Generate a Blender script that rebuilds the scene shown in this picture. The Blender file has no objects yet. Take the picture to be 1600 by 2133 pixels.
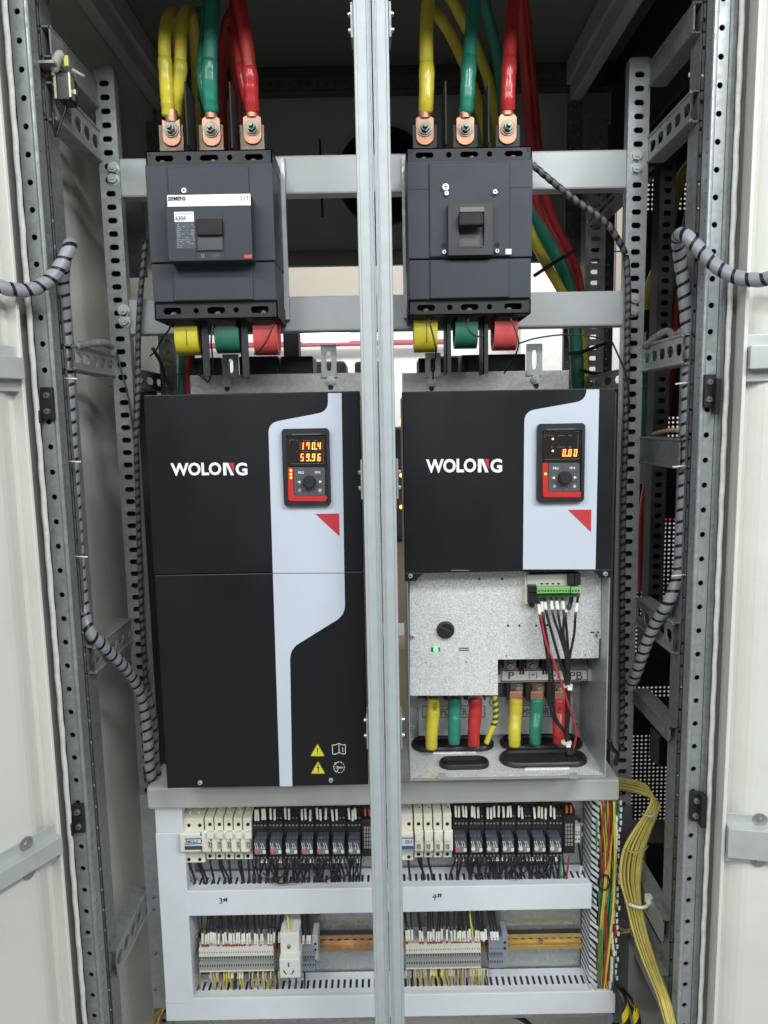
import bpy, bmesh, math, random
from mathutils import Vector, Matrix
random.seed(7)
S = bpy.context.scene
COL = S.collection
PI = math.pi

# ------------------------------------------------------------------ camera, world, lights, exposure
FPX = 1479.0
TILT, ROLL = math.radians(7.2), math.radians(-1.05)
CAMR = Matrix.Rotation(math.radians(90) - TILT, 3, 'X') @ Matrix.Rotation(ROLL, 3, 'Z')
cam = bpy.data.cameras.new('camera')
cam.sensor_fit = 'VERTICAL'; cam.sensor_height = 36; cam.sensor_width = 27
cam.lens = FPX / 2133 * 36
cam.clip_start = 0.02; cam.clip_end = 100
camo = bpy.data.objects.new('camera', cam); COL.objects.link(camo)
camo.matrix_world = CAMR.to_4x4()
S.camera = camo

W = bpy.data.worlds.new('World'); S.world = W; W.use_nodes = True
bg = W.node_tree.nodes['Background']
bg.inputs[0].default_value = (.90, .96, 1.0, 1); bg.inputs[1].default_value = 0.11


def area(name, loc, target, sx, sy, power, col=(1, 1, 1)):
    l = bpy.data.lights.new(name, 'AREA'); l.shape = 'RECTANGLE'; l.size = sx; l.size_y = sy
    l.energy = power; l.color = col
    o = bpy.data.objects.new(name, l); COL.objects.link(o)
    o.location = loc
    d = Vector(target) - Vector(loc)
    o.rotation_euler = d.to_track_quat('-Z', 'Y').to_euler()
    return o


area('tube_lamp_near', (0.92, -0.9, 1.5), (-0.1, 1.0, -.2), 1.0, .12, 34, (.96, 1, .985))
area('tube_lamp_near', (-0.92, -0.9, 1.5), (0.1, 1.0, -.2), 1.0, .12, 22, (.96, 1, .985))
area('fill_lamp_aisle', (0.0, -2.6, 1.6), (0, 1.0, -.1), 2.6, .5, 46, (.95, 1, .98))
area('fill_lamp_aisle', (2.3, -1.3, 1.3), (-.2, 1.0, -.3), 1.3, .3, 38, (.95, 1, .98))  # unseen side lamp added to brighten the left side panel and door
area('fill_lamp_aisle', (-2.3, -1.3, 1.3), (.2, 1.0, -.3), 1.3, .3, 22, (.95, 1, .98))  # unseen side lamp added to light the panels at an angle
area('tube_lamp_hall', (0.3, 3.0, 2.2), (0.3, 5.0, 0.2), 2.4, .4, 95, (1, .98, .94))
area('tube_lamp_hall', (0.5, 2.7, 2.2), (0.5, 2.9, -1.2), 2.4, .4, 8, (1, .98, .94))
S.view_settings.view_transform = 'Standard'; S.view_settings.look = 'None'
S.view_settings.exposure = -0.06; S.view_settings.gamma = 1


# ------------------------------------------------------------------ pixel <-> world helpers
def ray(px, py):
    return CAMR @ Vector(((px - 800) / FPX, -(py - 1066.5) / FPX, -1))


def at(px, py, Y):
    d = ray(px, py); return d * (Y / d.y)


def atz(px, py, Z):
    d = ray(px, py); return d * (Z / d.z)


def rect(px0, py0, px1, py1, Y):
    cy, cx = (py0 + py1) / 2, (px0 + px1) / 2
    return at(px0, cy, Y).x, at(px1, cy, Y).x, at(cx, py1, Y).z, at(cx, py0, Y).z


# ------------------------------------------------------------------ materials
MATS = {}


def M(name, col, rough=.5, metal=0., var=.08, vs=25, bump=0., bs=120, spec=.5, dirt=0., coat=0., emit=None, es=0):
    if name in MATS: return MATS[name]
    m = bpy.data.materials.new(name); m.use_nodes = True
    nt = m.node_tree; N = nt.nodes; L = nt.links
    b = N['Principled BSDF']
    b.inputs['Roughness'].default_value = rough
    b.inputs['Metallic'].default_value = metal
    b.inputs['Specular IOR Level'].default_value = spec
    b.inputs['Coat Weight'].default_value = coat
    tc = N.new('ShaderNodeTexCoord')
    nz = N.new('ShaderNodeTexNoise'); nz.inputs['Scale'].default_value = vs; nz.inputs['Detail'].default_value = 5
    L.new(tc.outputs['Object'], nz.inputs['Vector'])
    mr = N.new('ShaderNodeMapRange'); mr.inputs[1].default_value = .25; mr.inputs[2].default_value = .75
    mr.inputs[3].default_value = 1 - var; mr.inputs[4].default_value = 1 + var
    L.new(nz.outputs['Fac'], mr.inputs[0])
    mx = N.new('ShaderNodeVectorMath'); mx.operation = 'SCALE'
    mx.inputs[0].default_value = col
    L.new(mr.outputs[0], mx.inputs['Scale'])
    out = mx.outputs[0]
    if dirt:
        n2 = N.new('ShaderNodeTexNoise'); n2.inputs['Scale'].default_value = 9; n2.inputs['Detail'].default_value = 8
        n2.inputs['Roughness'].default_value = .7
        L.new(tc.outputs['Object'], n2.inputs['Vector'])
        m2 = N.new('ShaderNodeMapRange'); m2.inputs[1].default_value = .5; m2.inputs[2].default_value = .72
        m2.inputs[3].default_value = 0; m2.inputs[4].default_value = dirt
        L.new(n2.outputs['Fac'], m2.inputs[0])
        mm = N.new('ShaderNodeMix'); mm.data_type = 'RGBA'
        L.new(m2.outputs[0], mm.inputs[0]); L.new(out, mm.inputs[6])
        mm.inputs[7].default_value = (.22, .2, .17, 1)
        out = mm.outputs[2]
    L.new(out, b.inputs['Base Color'])
    rr = N.new('ShaderNodeMapRange'); rr.inputs[1].default_value = .3; rr.inputs[2].default_value = .7
    rr.inputs[3].default_value = max(.02, rough - .07); rr.inputs[4].default_value = min(1, rough + .07)
    n3 = N.new('ShaderNodeTexNoise'); n3.inputs['Scale'].default_value = vs * .6; n3.inputs['Detail'].default_value = 6
    L.new(tc.outputs['Object'], n3.inputs['Vector']); L.new(n3.outputs['Fac'], rr.inputs[0])
    L.new(rr.outputs[0], b.inputs['Roughness'])
    if bump:
        n4 = N.new('ShaderNodeTexNoise'); n4.inputs['Scale'].default_value = bs; n4.inputs['Detail'].default_value = 3
        L.new(tc.outputs['Object'], n4.inputs['Vector'])
        bp = N.new('ShaderNodeBump'); bp.inputs['Strength'].default_value = bump; bp.inputs['Distance'].default_value = .001
        L.new(n4.outputs['Fac'], bp.inputs['Height']); L.new(bp.outputs[0], b.inputs['Normal'])
    if emit:
        b.inputs['Emission Color'].default_value = (*emit, 1); b.inputs['Emission Strength'].default_value = es
    MATS[name] = m
    return m


def galv(name, col, scale, rough=.42, metal=.55, amp=.14, bump=0., cloud=.09):
    """zinc spangle: voronoi cells vary tone and gloss"""
    if name in MATS: return MATS[name]
    m = bpy.data.materials.new(name); m.use_nodes = True
    N = m.node_tree.nodes; L = m.node_tree.links; b = N['Principled BSDF']
    tc = N.new('ShaderNodeTexCoord')
    vo = N.new('ShaderNodeTexVoronoi'); vo.inputs['Scale'].default_value = scale
    nz = N.new('ShaderNodeTexNoise'); nz.inputs['Scale'].default_value = 12; nz.inputs['Detail'].default_value = 7
    L.new(tc.outputs['Object'], nz.inputs['Vector'])
    ad = N.new('ShaderNodeVectorMath'); ad.operation = 'MULTIPLY_ADD'
    ad.inputs[1].default_value = (.02, .02, .02)
    L.new(nz.outputs['Color'], ad.inputs[0]); L.new(tc.outputs['Object'], ad.inputs[2])
    L.new(ad.outputs[0], vo.inputs['Vector'])
    sp = N.new('ShaderNodeSeparateColor'); L.new(vo.outputs['Color'], sp.inputs[0])
    mr = N.new('ShaderNodeMapRange'); mr.inputs[3].default_value = 1 - amp; mr.inputs[4].default_value = 1 + amp
    L.new(sp.outputs[0], mr.inputs[0])
    m2 = N.new('ShaderNodeMapRange'); m2.inputs[1].default_value = .3; m2.inputs[2].default_value = .7
    m2.inputs[3].default_value = 1 - cloud; m2.inputs[4].default_value = 1 + cloud
    L.new(nz.outputs['Fac'], m2.inputs[0])
    mu = N.new('ShaderNodeMath'); mu.operation = 'MULTIPLY'
    L.new(mr.outputs[0], mu.inputs[0]); L.new(m2.outputs[0], mu.inputs[1])
    sc = N.new('ShaderNodeVectorMath'); sc.operation = 'SCALE'; sc.inputs[0].default_value = col
    L.new(mu.outputs[0], sc.inputs['Scale']); L.new(sc.outputs[0], b.inputs['Base Color'])
    r2 = N.new('ShaderNodeMapRange'); r2.inputs[3].default_value = rough - .1; r2.inputs[4].default_value = rough + .12
    L.new(sp.outputs[1], r2.inputs[0]); L.new(r2.outputs[0], b.inputs['Roughness'])
    b.inputs['Metallic'].default_value = metal
    if bump:
        bp = N.new('ShaderNodeBump'); bp.inputs['Strength'].default_value = bump; bp.inputs['Distance'].default_value = .001
        n4 = N.new('ShaderNodeTexNoise'); n4.inputs['Scale'].default_value = 330; n4.inputs['Detail'].default_value = 2
        L.new(tc.outputs['Object'], n4.inputs['Vector'])
        L.new(n4.outputs['Fac'], bp.inputs['Height']); L.new(bp.outputs[0], b.inputs['Normal'])
    MATS[name] = m
    return m


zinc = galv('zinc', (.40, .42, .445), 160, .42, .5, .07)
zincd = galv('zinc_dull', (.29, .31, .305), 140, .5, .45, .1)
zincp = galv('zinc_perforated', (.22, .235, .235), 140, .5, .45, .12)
stipple = galv('stippled_aluzinc', (.70, .71, .71), 750, .38, .25, .24, .5, .03)
alum = M('brushed_aluminium', (.42, .45, .475), .5, .15, .06, 60, .05, 300)
steel = M('bright_steel', (.40, .40, .40), .34, .8, .1, 90)
paintw = M('door_white', (.66, .66, .625), .42, 0, .05, 4, .05, 60, dirt=.10)
paintp = M('panel_white', (.64, .64, .60), .30, 0, .06, 5, .05, 40, dirt=.18)
paintdark = M('panel_grey', (.58, .59, .57), .5, 0, .1, 6)
ceilm = M('roof_grey', (.21, .22, .20), .6, 0, .1, 6)
greybar = M('grey_bar', (.40, .415, .43), .45, .1, .09, 14, .08, 90, dirt=.2)
gasketm = M('gasket_foam', (.72, .73, .69), .85, 0, .16, 70, .5, 200, dirt=.15)
rubber = M('rubber', (.035, .034, .032), .7, 0, .15, 40)
gutter = M('gutter_shade', (.17, .165, .15), .6, 0, .12, 20)  # dark tone carries the shade lying in the frame channel
black = M('black_plastic', (.014, .014, .015), .42, 0, .2, 60)
blackm = M('matt_black', (.012, .012, .012), .7, 0, .2, 60)
driveb = M('drive_black', (.0075, .0076, .0092), .42, 0, .12, 14, .06, 500, spec=.35, dirt=.01)
stripem = M('drive_stripe', (.53, .57, .67), .4, 0, .03, 12, .05, 400)
brk = M('breaker_grey', (.050, .057, .070), .5, 0, .08, 20, .06, 500, spec=.22)
brk2 = M('breaker_grey_dark', (.028, .031, .037), .5, 0, .1, 20, spec=.3)
brk3 = M('breaker_plate', (.041, .047, .058), .5, 0, .07, 20, spec=.25)
ductm = M('duct_pvc', (.71, .73, .785), .48, 0, .05, 8, .04, 100, dirt=.08)
cream = M('cream_plastic', (.76, .73, .63), .45, 0, .06, 40)
creamd = M('cream_plastic_dull', (.42, .415, .38), .5, 0, .06, 40)
white = M('white_print', (.82, .83, .84), .5, 0, .02)
whitep = M('white_plastic', (.66, .68, .67), .45, 0, .04, 30)
sleeve = M('marker_sleeve', (.76, .75, .67), .5, 0, .15, 150)
copper = M('copper', (.50, .255, .165), .5, .6, .15, 60)
tin = M('tinned_braid', (.15, .12, .085), .5, .5, .25, 120)
yel = M('yellow_insulation', (.60, .50, .045), .42, 0, .12, 30, .1, 200, dirt=.1)
grn = M('green_insulation', (.026, .215, .15), .42, 0, .12, 30, .1, 200)
red = M('red_insulation', (.46, .034, .034), .36, 0, .12, 30, .1, 200)
yel2 = M('yellow_wire', (.60, .49, .09), .5, 0, .15, 60)
grn2 = M('green_wire', (.03, .26, .13), .5, 0, .1, 60)
red2 = M('red_wire', (.42, .03, .03), .5, 0, .1, 60)
brn2 = M('brown_wire', (.16, .05, .025), .5, 0, .1, 60)
blu2 = M('blue_wire', (.02, .08, .25), .5, 0, .1, 60)
oliv2 = M('olive_wire', (.30, .25, .05), .5, 0, .15, 60)
beige2 = M('beige_wire', (.5, .42, .25), .5, 0, .15, 60)
redp = M('red_print', (.48, .035, .045), .45, 0, .03)
redk = M('red_keypad', (.50, .03, .03), .4, 0, .06)
greyk = M('keypad_grey', (.085, .088, .10), .45, 0, .06)
screenm = M('keypad_screen', (.022, .020, .020), .2, 0, .1)
ledr = M('led_red', (.8, .1, .02), .5, emit=(1, .27, .045), es=6)
ledglow = M('led_halo', (.10, .004, .0), .5, emit=(1, .01, .0), es=.05)
ledo = M('led_orange', (.8, .4, .05), .5, emit=(1, .42, .05), es=6)
ledy = M('led_yellow', (.8, .6, .05), .5, emit=(1, .75, .05), es=4)
ledg = M('led_green', (.1, .8, .2), .4, emit=(.15, 1, .25), es=1.6)
wrapm = M('spiral_wrap', (.27, .28, .315), .4, 0, .08, 60)
wrapd = M('spiral_wrap_dark', (.10, .10, .11), .5, 0, .12, 60)
corem = M('cable_core', (.012, .012, .012), .5, 0, .2, 60)
blackw = M('black_wire', (.012, .012, .013), .45, 0, .2, 60)
dinm = M('din_rail_zinc_yellow', (.40, .26, .15), .3, .7, .2, 40)
termw = M('terminal_white', (.70, .69, .62), .5, 0, .05, 60)
termg = M('terminal_grey', (.33, .34, .335), .5, 0, .1, 60)
termb = M('terminal_bluegrey', (.24, .265, .32), .5, 0, .1, 60)
clear = M('relay_clear', (.065, .075, .092), .15, 0, .2, 60, coat=.5)
sheen = M('relay_inner', (.30, .33, .36), .25, .6, .35, 200)
greenc = M('green_connector', (.18, .42, .12), .4, 0, .06)
greend = M('green_connector_dark', (.03, .10, .03), .45, 0, .1)
warny = M('warning_yellow', (.62, .56, .03), .45, 0, .03)
tie = M('nylon_tie', (.75, .74, .66), .4, 0, .05)
hallw = M('hall_plaster', (.80, .80, .78), .7, 0, .04, 1.2)
hallb = M('hall_panel', (.40, .37, .32), .7, 0, .05, 1.5)
floorm = M('floor_concrete', (.33, .33, .31), .6, 0, .2, 3, .1, 20, dirt=.25)
tubem = M('tube_glow', (.9, .9, .9), .5, emit=(1, .98, .94), es=9)
woodm = M('cream_wall', (.62, .52, .36), .6, 0, .1, 4)


# ------------------------------------------------------------------ mesh builder
class MB:
    def __init__(s): s.v, s.f, s.mi = [], [], []

    def add(s, vs, fs, mi=0):
        o = len(s.v); s.v += [Vector(v) for v in vs]
        for f in fs: s.f.append([i + o for i in f]); s.mi.append(mi)
        return s

    def box(s, x0, x1, y0, y1, z0, z1, mi=0):
        if x0 > x1: x0, x1 = x1, x0
        if y0 > y1: y0, y1 = y1, y0
        if z0 > z1: z0, z1 = z1, z0
        return s.add([(x, y, z) for z in (z0, z1) for y in (y0, y1) for x in (x0, x1)],
                     [(0, 2, 3, 1), (4, 5, 7, 6), (0, 1, 5, 4), (2, 6, 7, 3), (0, 4, 6, 2), (1, 3, 7, 5)], mi)

    def pbox(s, px0, py0, px1, py1, Y0, Y1, mi=0):
        x0, x1, z0, z1 = rect(px0, py0, px1, py1, Y0)
        return s.box(x0, x1, Y0, Y1, z0, z1, mi)

    def prism(s, pts, y0, y1, mi=0):
        """pts: (x,z) outline (any order), extruded y0..y1"""
        a = sum(pts[i][0] * pts[(i + 1) % len(pts)][1] - pts[(i + 1) % len(pts)][0] * pts[i][1] for i in range(len(pts)))
        if a < 0: pts = pts[::-1]
        n = len(pts)
        vs = [(x, y0, z) for x, z in pts] + [(x, y1, z) for x, z in pts]
        fs = [list(range(n)), list(range(2 * n - 1, n - 1, -1))]
        fs += [(i, i + n, (i + 1) % n + n, (i + 1) % n) for i in range(n)]
        return s.add(vs, fs, mi)

    def pprism(s, pts, Y0, Y1, mi=0):
        return s.prism([(at(px, py, Y0).x, at(px, py, Y0).z) for px, py in pts], Y0, Y1, mi)

    def xprism(s, pts, x0, x1, mi=0):
        """pts: (y,z) outline extruded along x"""
        a = sum(pts[i][0] * pts[(i + 1) % len(pts)][1] - pts[(i + 1) % len(pts)][0] * pts[i][1] for i in range(len(pts)))
        if a < 0: pts = pts[::-1]
        n = len(pts)
        vs = [(x0, y, z) for y, z in pts] + [(x1, y, z) for y, z in pts]
        fs = [list(range(n))[::-1], list(range(n, 2 * n))]
        fs += [(i, (i + 1) % n, (i + 1) % n + n, i + n) for i in range(n)]
        return s.add(vs, fs, mi)

    def zprism(s, pts, z0, z1, mi=0):
        a = sum(pts[i][0] * pts[(i + 1) % len(pts)][1] - pts[(i + 1) % len(pts)][0] * pts[i][1] for i in range(len(pts)))
        if a < 0: pts = pts[::-1]
        n = len(pts)
        vs = [(x, y, z0) for x, y in pts] + [(x, y, z1) for x, y in pts]
        fs = [list(range(n))[::-1], list(range(n, 2 * n))]
        fs += [(i, (i + 1) % n, (i + 1) % n + n, i + n) for i in range(n)]
        return s.add(vs, fs, mi)

    def cyl(s, c, ax, r, h, n=16, r2=None, mi=0):
        c = Vector(c); ax = Vector(ax).normalized()
        u = ax.orthogonal().normalized(); w = ax.cross(u)
        r2 = r if r2 is None else r2
        vs = [c + (u * math.cos(t) + w * math.sin(t)) * r for t in [2 * PI * i / n for i in range(n)]]
        vs += [c + ax * h + (u * math.cos(t) + w * math.sin(t)) * r2 for t in [2 * PI * i / n for i in range(n)]]
        fs = [list(range(n))[::-1], list(range(n, 2 * n))] + [(i, (i + 1) % n, (i + 1) % n + n, i + n) for i in range(n)]
        return s.add(vs, fs, mi)

    def tube(s, pts, r, n=8, mi=0, wob=0., flat=1.):
        P = [Vector(p) for p in pts]; m = len(P)
        T = [(P[min(i + 1, m - 1)] - P[max(i - 1, 0)]).normalized() for i in range(m)]
        u = T[0].orthogonal().normalized(); vs = []
        for i in range(m):
            u = (u - T[i] * u.dot(T[i])).normalized(); w = T[i].cross(u)
            rr = r[i] if isinstance(r, (list, tuple)) else r
            if wob: rr *= 1 + random.uniform(-wob, wob)
            vs += [P[i] + (u * math.cos(2 * PI * k / n) + w * math.sin(2 * PI * k / n)) * rr for k in range(n)]
        fs = [(i * n + k, i * n + (k + 1) % n, (i + 1) * n + (k + 1) % n, (i + 1) * n + k) for i in range(m - 1) for k in range(n)]
        fs += [list(range(n))[::-1], list(range((m - 1) * n, m * n))]
        return s.add(vs, fs, mi)

    def wrap(s, pts, r, pitch, cover=.82, n=14, mi=0):
        """helical ribbon round a path"""
        P = [Vector(p) for p in pts]; d = [0]
        for a, b in zip(P, P[1:]): d.append(d[-1] + (b - a).length)
        Ltot = d[-1]; m = len(P)
        T = [(P[min(i + 1, m - 1)] - P[max(i - 1, 0)]).normalized() for i in range(m)]
        U = [T[0].orthogonal().normalized()]
        for i in range(1, m): U.append((U[-1] - T[i] * U[-1].dot(T[i])).normalized())

        def fr(t):
            t = min(max(t, 0), Ltot); i = 0
            lo, hi = 0, m - 2
            while lo < hi:
                mid = (lo + hi + 1) // 2
                if d[mid] <= t: lo = mid
                else: hi = mid - 1
            i = lo; q = (t - d[i]) / max(1e-9, d[i + 1] - d[i])
            p = P[i].lerp(P[i + 1], q); tt = T[i].lerp(T[i + 1], q).normalized(); u = U[i].lerp(U[i + 1], q)
            u = (u - tt * u.dot(tt)).normalized()
            return p, u, tt.cross(u)
        k = int(Ltot / pitch * n); vs = []; fs = []
        for j in range(k):
            a = 2 * PI * j / n; c = pitch * j / n
            for q in (-.5, 0, .5):
                p, u, w = fr(c + q * cover * pitch)
                e = r * (1.0 if q else 1.06)
                vs.append(p + (u * math.cos(a) + w * math.sin(a)) * e)
            if j:
                b = (j - 1) * 3
                fs += [(b, b + 1, b + 4, b + 3), (b + 1, b + 2, b + 5, b + 4)]
        return s.add(vs, fs, mi)

    def holed(s, O, U, V, T, cells, mi=0, n=16):
        """flat plate at O spanned by unit U,V, thickness vector T; cells (u0,u1,v0,v1,hw,hh) with a stadium hole at the centre"""
        O, U, V, T = Vector(O), Vector(U), Vector(V), Vector(T)
        for (u0, u1, v0, v1, hw, hh, *off) in cells:
            cu, cv = (u0 + u1) / 2, (v0 + v1) / 2
            if off: cu += off[0]; cv += off[1]
            if not hw:
                q = [(u0, v0), (u1, v0), (u1, v1), (u0, v1)]
                vs = [O + U * a + V * b for a, b in q] + [O + U * a + V * b + T for a, b in q]
                s.add(vs, [(0, 1, 2, 3), (7, 6, 5, 4)], mi); continue
            cor = [math.atan2(b - cv, a - cu) % (2 * PI) for a, b in ((u0, v0), (u1, v0), (u1, v1), (u0, v1))]
            ang = sorted(set([round(2 * PI * i / n + .01, 5) for i in range(n)] + cor))
            m = len(ang); o1 = []; h1 = []
            for a in ang:
                c, d_ = math.cos(a), math.sin(a)
                tu = ((u1 - cu) / c if c > 1e-9 else (u0 - cu) / c if c < -1e-9 else 1e9)
                tv = ((v1 - cv) / d_ if d_ > 1e-9 else (v0 - cv) / d_ if d_ < -1e-9 else 1e9)
                t = min(tu, tv); o1.append((cu + c * t, cv + d_ * t))
                L, r = max(hw, hh) - min(hw, hh), min(hw, hh)
                cc, ss = (abs(c), abs(d_)) if hw >= hh else (abs(d_), abs(c))
                # stadium along cc axis
                t1 = r / ss if ss > 1e-9 else 1e9
                if cc * t1 > L:
                    B = cc * L; t1 = B + math.sqrt(max(0, B * B - L * L + r * r))
                h1.append((cu + c * t1, cv + d_ * t1))
            vs = [O + U * a + V * b for a, b in o1] + [O + U * a + V * b for a, b in h1]
            vs += [v + T for v in vs]
            fs = []
            for i in range(m):
                j = (i + 1) % m
                fs.append((i, j, m + j, m + i))
                fs.append((2 * m + j, 2 * m + i, 3 * m + i, 3 * m + j))
                fs.append((m + i, m + j, 3 * m + j, 3 * m + i))
            s.add(vs, fs, mi)
        return s

    def build(s, name, mats, parent=None, smooth=False, bevel=0., **props):
        if not isinstance(mats, (list, tuple)): mats = [mats]
        off = Vector((0, 0, 0))
        if parent is None:
            n = max(1, len(s.v))
            xs = [v.x for v in s.v]; ys = [v.y for v in s.v]; zs = [v.z for v in s.v]
            off = Vector(((min(xs) + max(xs)) / 2, (min(ys) + max(ys)) / 2, min(zs)))
        me = bpy.data.meshes.new(name)
        me.from_pydata([v - off for v in s.v], [], s.f)
        for m in mats: me.materials.append(m)
        me.polygons.foreach_set('material_index', s.mi)
        if smooth:
            me.polygons.foreach_set('use_smooth', [True] * len(me.polygons))
        me.update()
        o = bpy.data.objects.new(name, me); COL.objects.link(o); o.location = off
        if smooth == 'auto':
            try: me.set_sharp_from_angle(angle=math.radians(40))
            except Exception: pass
        if bevel:
            b = o.modifiers.new('edge', 'BEVEL'); b.width = bevel; b.segments = 2; b.limit_method = 'ANGLE'
            b.angle_limit = math.radians(40)
        if parent: pin(o, parent)
        for k, v in props.items(): o[k] = v
        return o


WLOC = {}


def wloc(o):
    """world offset of an object and its parents (all are pure translations)"""
    v = Vector((0, 0, 0))
    if o.name in WLOC: return WLOC[o.name].copy()
    return o.location.copy()


def pin(o, parent):
    o.parent = parent
    o.matrix_parent_inverse = Matrix.Translation(-wloc(parent))
    WLOC[o.name] = o.location.copy()


def thing(name, label, cat, loc, group=None, kind=None):
    o = bpy.data.objects.new(name, None); COL.objects.link(o)
    o.empty_display_size = .02
    o.location = loc; o['label'] = label; o['category'] = cat
    if group: o['group'] = group
    if kind: o['kind'] = kind
    WLOC[o.name] = Vector(loc)
    return o


def tag(o, label, cat, group=None, kind=None):
    o['label'] = label; o['category'] = cat
    if group: o['group'] = group
    if kind: o['kind'] = kind
    return o


def dup(root, d, label=None, group=None):
    r = root.copy(); COL.objects.link(r); r.location = Vector(root.location) + Vector(d)
    WLOC[r.name] = r.location.copy()
    if label: r['label'] = label
    if group: r['group'] = group

    def rec(src, dst):
        for ch in list(src.children):
            c = ch.copy(); COL.objects.link(c); c.parent = dst
            rec(ch, c)
    rec(root, r)
    return r


def smoothp(P, k=6):
    P = [Vector(p) for p in P]
    if len(P) < 3: return P
    Q = [P[0] * 2 - P[1]] + P + [P[-1] * 2 - P[-2]]
    out = []
    for i in range(1, len(Q) - 2):
        a, b, c, d = Q[i - 1:i + 3]
        for j in range(k):
            t = j / k
            out.append(.5 * ((2 * b) + (c - a) * t + (2 * a - 5 * b + 4 * c - d) * t * t + (3 * b - a - 3 * c + d) * t ** 3))
    out.append(P[-1])
    return out


def path(spec, k=6):
    """spec: (px,py,Y) points -> smoothed world points"""
    return smoothp([at(*p) for p in spec], k)


TXT = {}


def text(body, px0, py0, px1, py1, Y, mat, parent, name='lettering', bold=0., vertical=False, th=.0004):
    """flat lettering fitted to a pixel rectangle on the plane Y, standing th proud of it"""
    key = (body, bold)
    if key not in TXT:
        c = bpy.data.curves.new('t', 'FONT'); c.body = body; c.size = 1; c.offset = bold; c.resolution_u = 3
        o = bpy.data.objects.new('t', c); COL.objects.link(o)
        dg = bpy.context.evaluated_depsgraph_get()
        me = bpy.data.meshes.new_from_object(o.evaluated_get(dg))
        vs = [v.co.copy() for v in me.vertices]; fs = [list(p.vertices) for p in me.polygons]
        bpy.data.objects.remove(o); bpy.data.curves.remove(c); bpy.data.meshes.remove(me)
        TXT[key] = (vs, fs)
    vs, fs = TXT[key]
    if vertical: vs = [Vector((v.y, -v.x, 0)) for v in vs]
    xs = [v.x for v in vs]; ys = [v.y for v in vs]
    x0, x1, z0, z1 = rect(px0, py0, px1, py1, Y)
    sx = (x1 - x0) / (max(xs) - min(xs)); sz = (z1 - z0) / (max(ys) - min(ys))
    mb = MB()
    mb.add([(x0 + (v.x - min(xs)) * sx, Y - th, z0 + (v.y - min(ys)) * sz) for v in vs], fs)
    o = mb.build(name, mat, parent)
    return o


def screw(parent, px, py, Y, r=.0035, mat=None, name='screw', n=14, hexa=False, h=.003):
    p = at(px, py, Y)
    mb = MB()
    if hexa:
        mb.cyl(p, (0, -1, 0), r * 1.35, .0008, 18)
        mb.cyl(p + Vector((0, -.0008, 0)), (0, -1, 0), r, h, 6)
        mb.cyl(p + Vector((0, -.0008 - h, 0)), (0, -1, 0), r * .45, .002, 10)
    else:
        mb.cyl(p, (0, -1, 0), r, h, n, r * .72)
        mb.box(p.x - r * .6, p.x + r * .6, p.y - h - .0002, p.y - h + .0002, p.z - r * .12, p.z + r * .12, 1)
        mb.box(p.x - r * .12, p.x + r * .12, p.y - h - .0003, p.y - h + .0001, p.z - r * .6, p.z + r * .6, 1)
    return mb.build(name, [mat or steel, rubber], parent)

# ================================================================== SETTING AND HALL
o = MB().box(-4, 4, -2, 6, -1.22, -1.19).build('floor', floorm); o['kind'] = 'structure'
o = MB().box(-4, 4, 5.0, 5.1, -1.19, .66).build('hall_wall', hallw)
tag(o, 'bright white hall wall far behind the open cabinet', 'wall', kind='structure')
mb = MB()
for i in range(8):
    for j in range(6):
        mb.box(-3.2 + i * .8, -3.2 + i * .8 + .79, 4.97, 5.05, .68 + j * .44, .68 + j * .44 + .43)
o = mb.build('hall_wall_panels', hallb); tag(o, 'beige panelled upper wall of the hall behind the cabinet', 'wall panel', kind='structure')
x0, x1, z0, z1 = rect(560, 708, 900, 722, 4.9)
o = MB().box(-2, at(934, 715, 4.9).x, 4.9, 4.95, z0 + .008, z1 - .004).build('red_pipe', M('pipe_red', (.42, .10, .13), .5), bevel=.008)
tag(o, 'red horizontal pipe on the hall wall seen under the lower bar', 'pipe')
p0, p1 = at(630, 704, 4.5), at(728, 702, 4.5)
o = MB().cyl(p0, p1 - p0, .028, (p1 - p0).length, 16).build('tube_light', tubem, smooth='auto')
tag(o, 'glowing white tube light in the hall beside the left breaker', 'lamp')
# second row of the hall: things seen through the narrow slit beside the centre post
for (nm, y0, y1, m, lab, cat) in (
        ('switchgear_cabinet', 890, 1125, M('far_cabinet', (.09, .10, .11), .5), 'dark grey switchgear in the hall seen through the slit beside the right drive', 'cabinet'),
        ('storage_shelf', 1130, 1300, woodm, 'cream shelf board seen through the slit beside the right drive', 'shelf'),
        ('floor_skid', 1355, 1585, M('skid_cream', (.68, .56, .36), .6), 'cream coloured box on the floor seen through the lower slit beside the post', 'box')):
    x0, x1, z0, z1 = rect(700, y0, 900, y1, 2.6)
    tag(MB().box(x0, x1, 2.6, 2.8, z0, z1).build(nm, m, bevel=.01), lab, cat)
for (px, py, nm, m, lab) in ((835, 878, 'indicator_lamp', ledr, 'tiny red indicator lamp in the slit right of the centre post'),
                             (836, 990, 'indicator_lamp', ledo, 'upper tiny amber indicator lamp in the slit by the centre post'),
                             (836, 1056, 'indicator_lamp', ledo, 'lower tiny amber indicator lamp in the slit by the centre post'),
                             (656, 774, 'indicator_lamp', ledo, 'left amber lamp on the device behind the drive bracket'),
                             (708, 774, 'indicator_lamp', ledo, 'right amber lamp beside the slotted foot of the left drive')):
    p = at(px, py, 2.55)
    tag(MB().cyl(p, (0, -1, 0), .007, .01, 12, .004).build(nm, m), lab, 'lamp')
x0, x1, z0, z1 = rect(1085, 535, 1196, 840, 4.2)
tag(MB().box(x0, x1, 4.2, 4.6, z0, z1).build('white_enclosure', M('enclosure_white', (.74, .75, .73), .5), bevel=.01), 'white enclosure standing in the hall right of the right breaker', 'enclosure')
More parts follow.
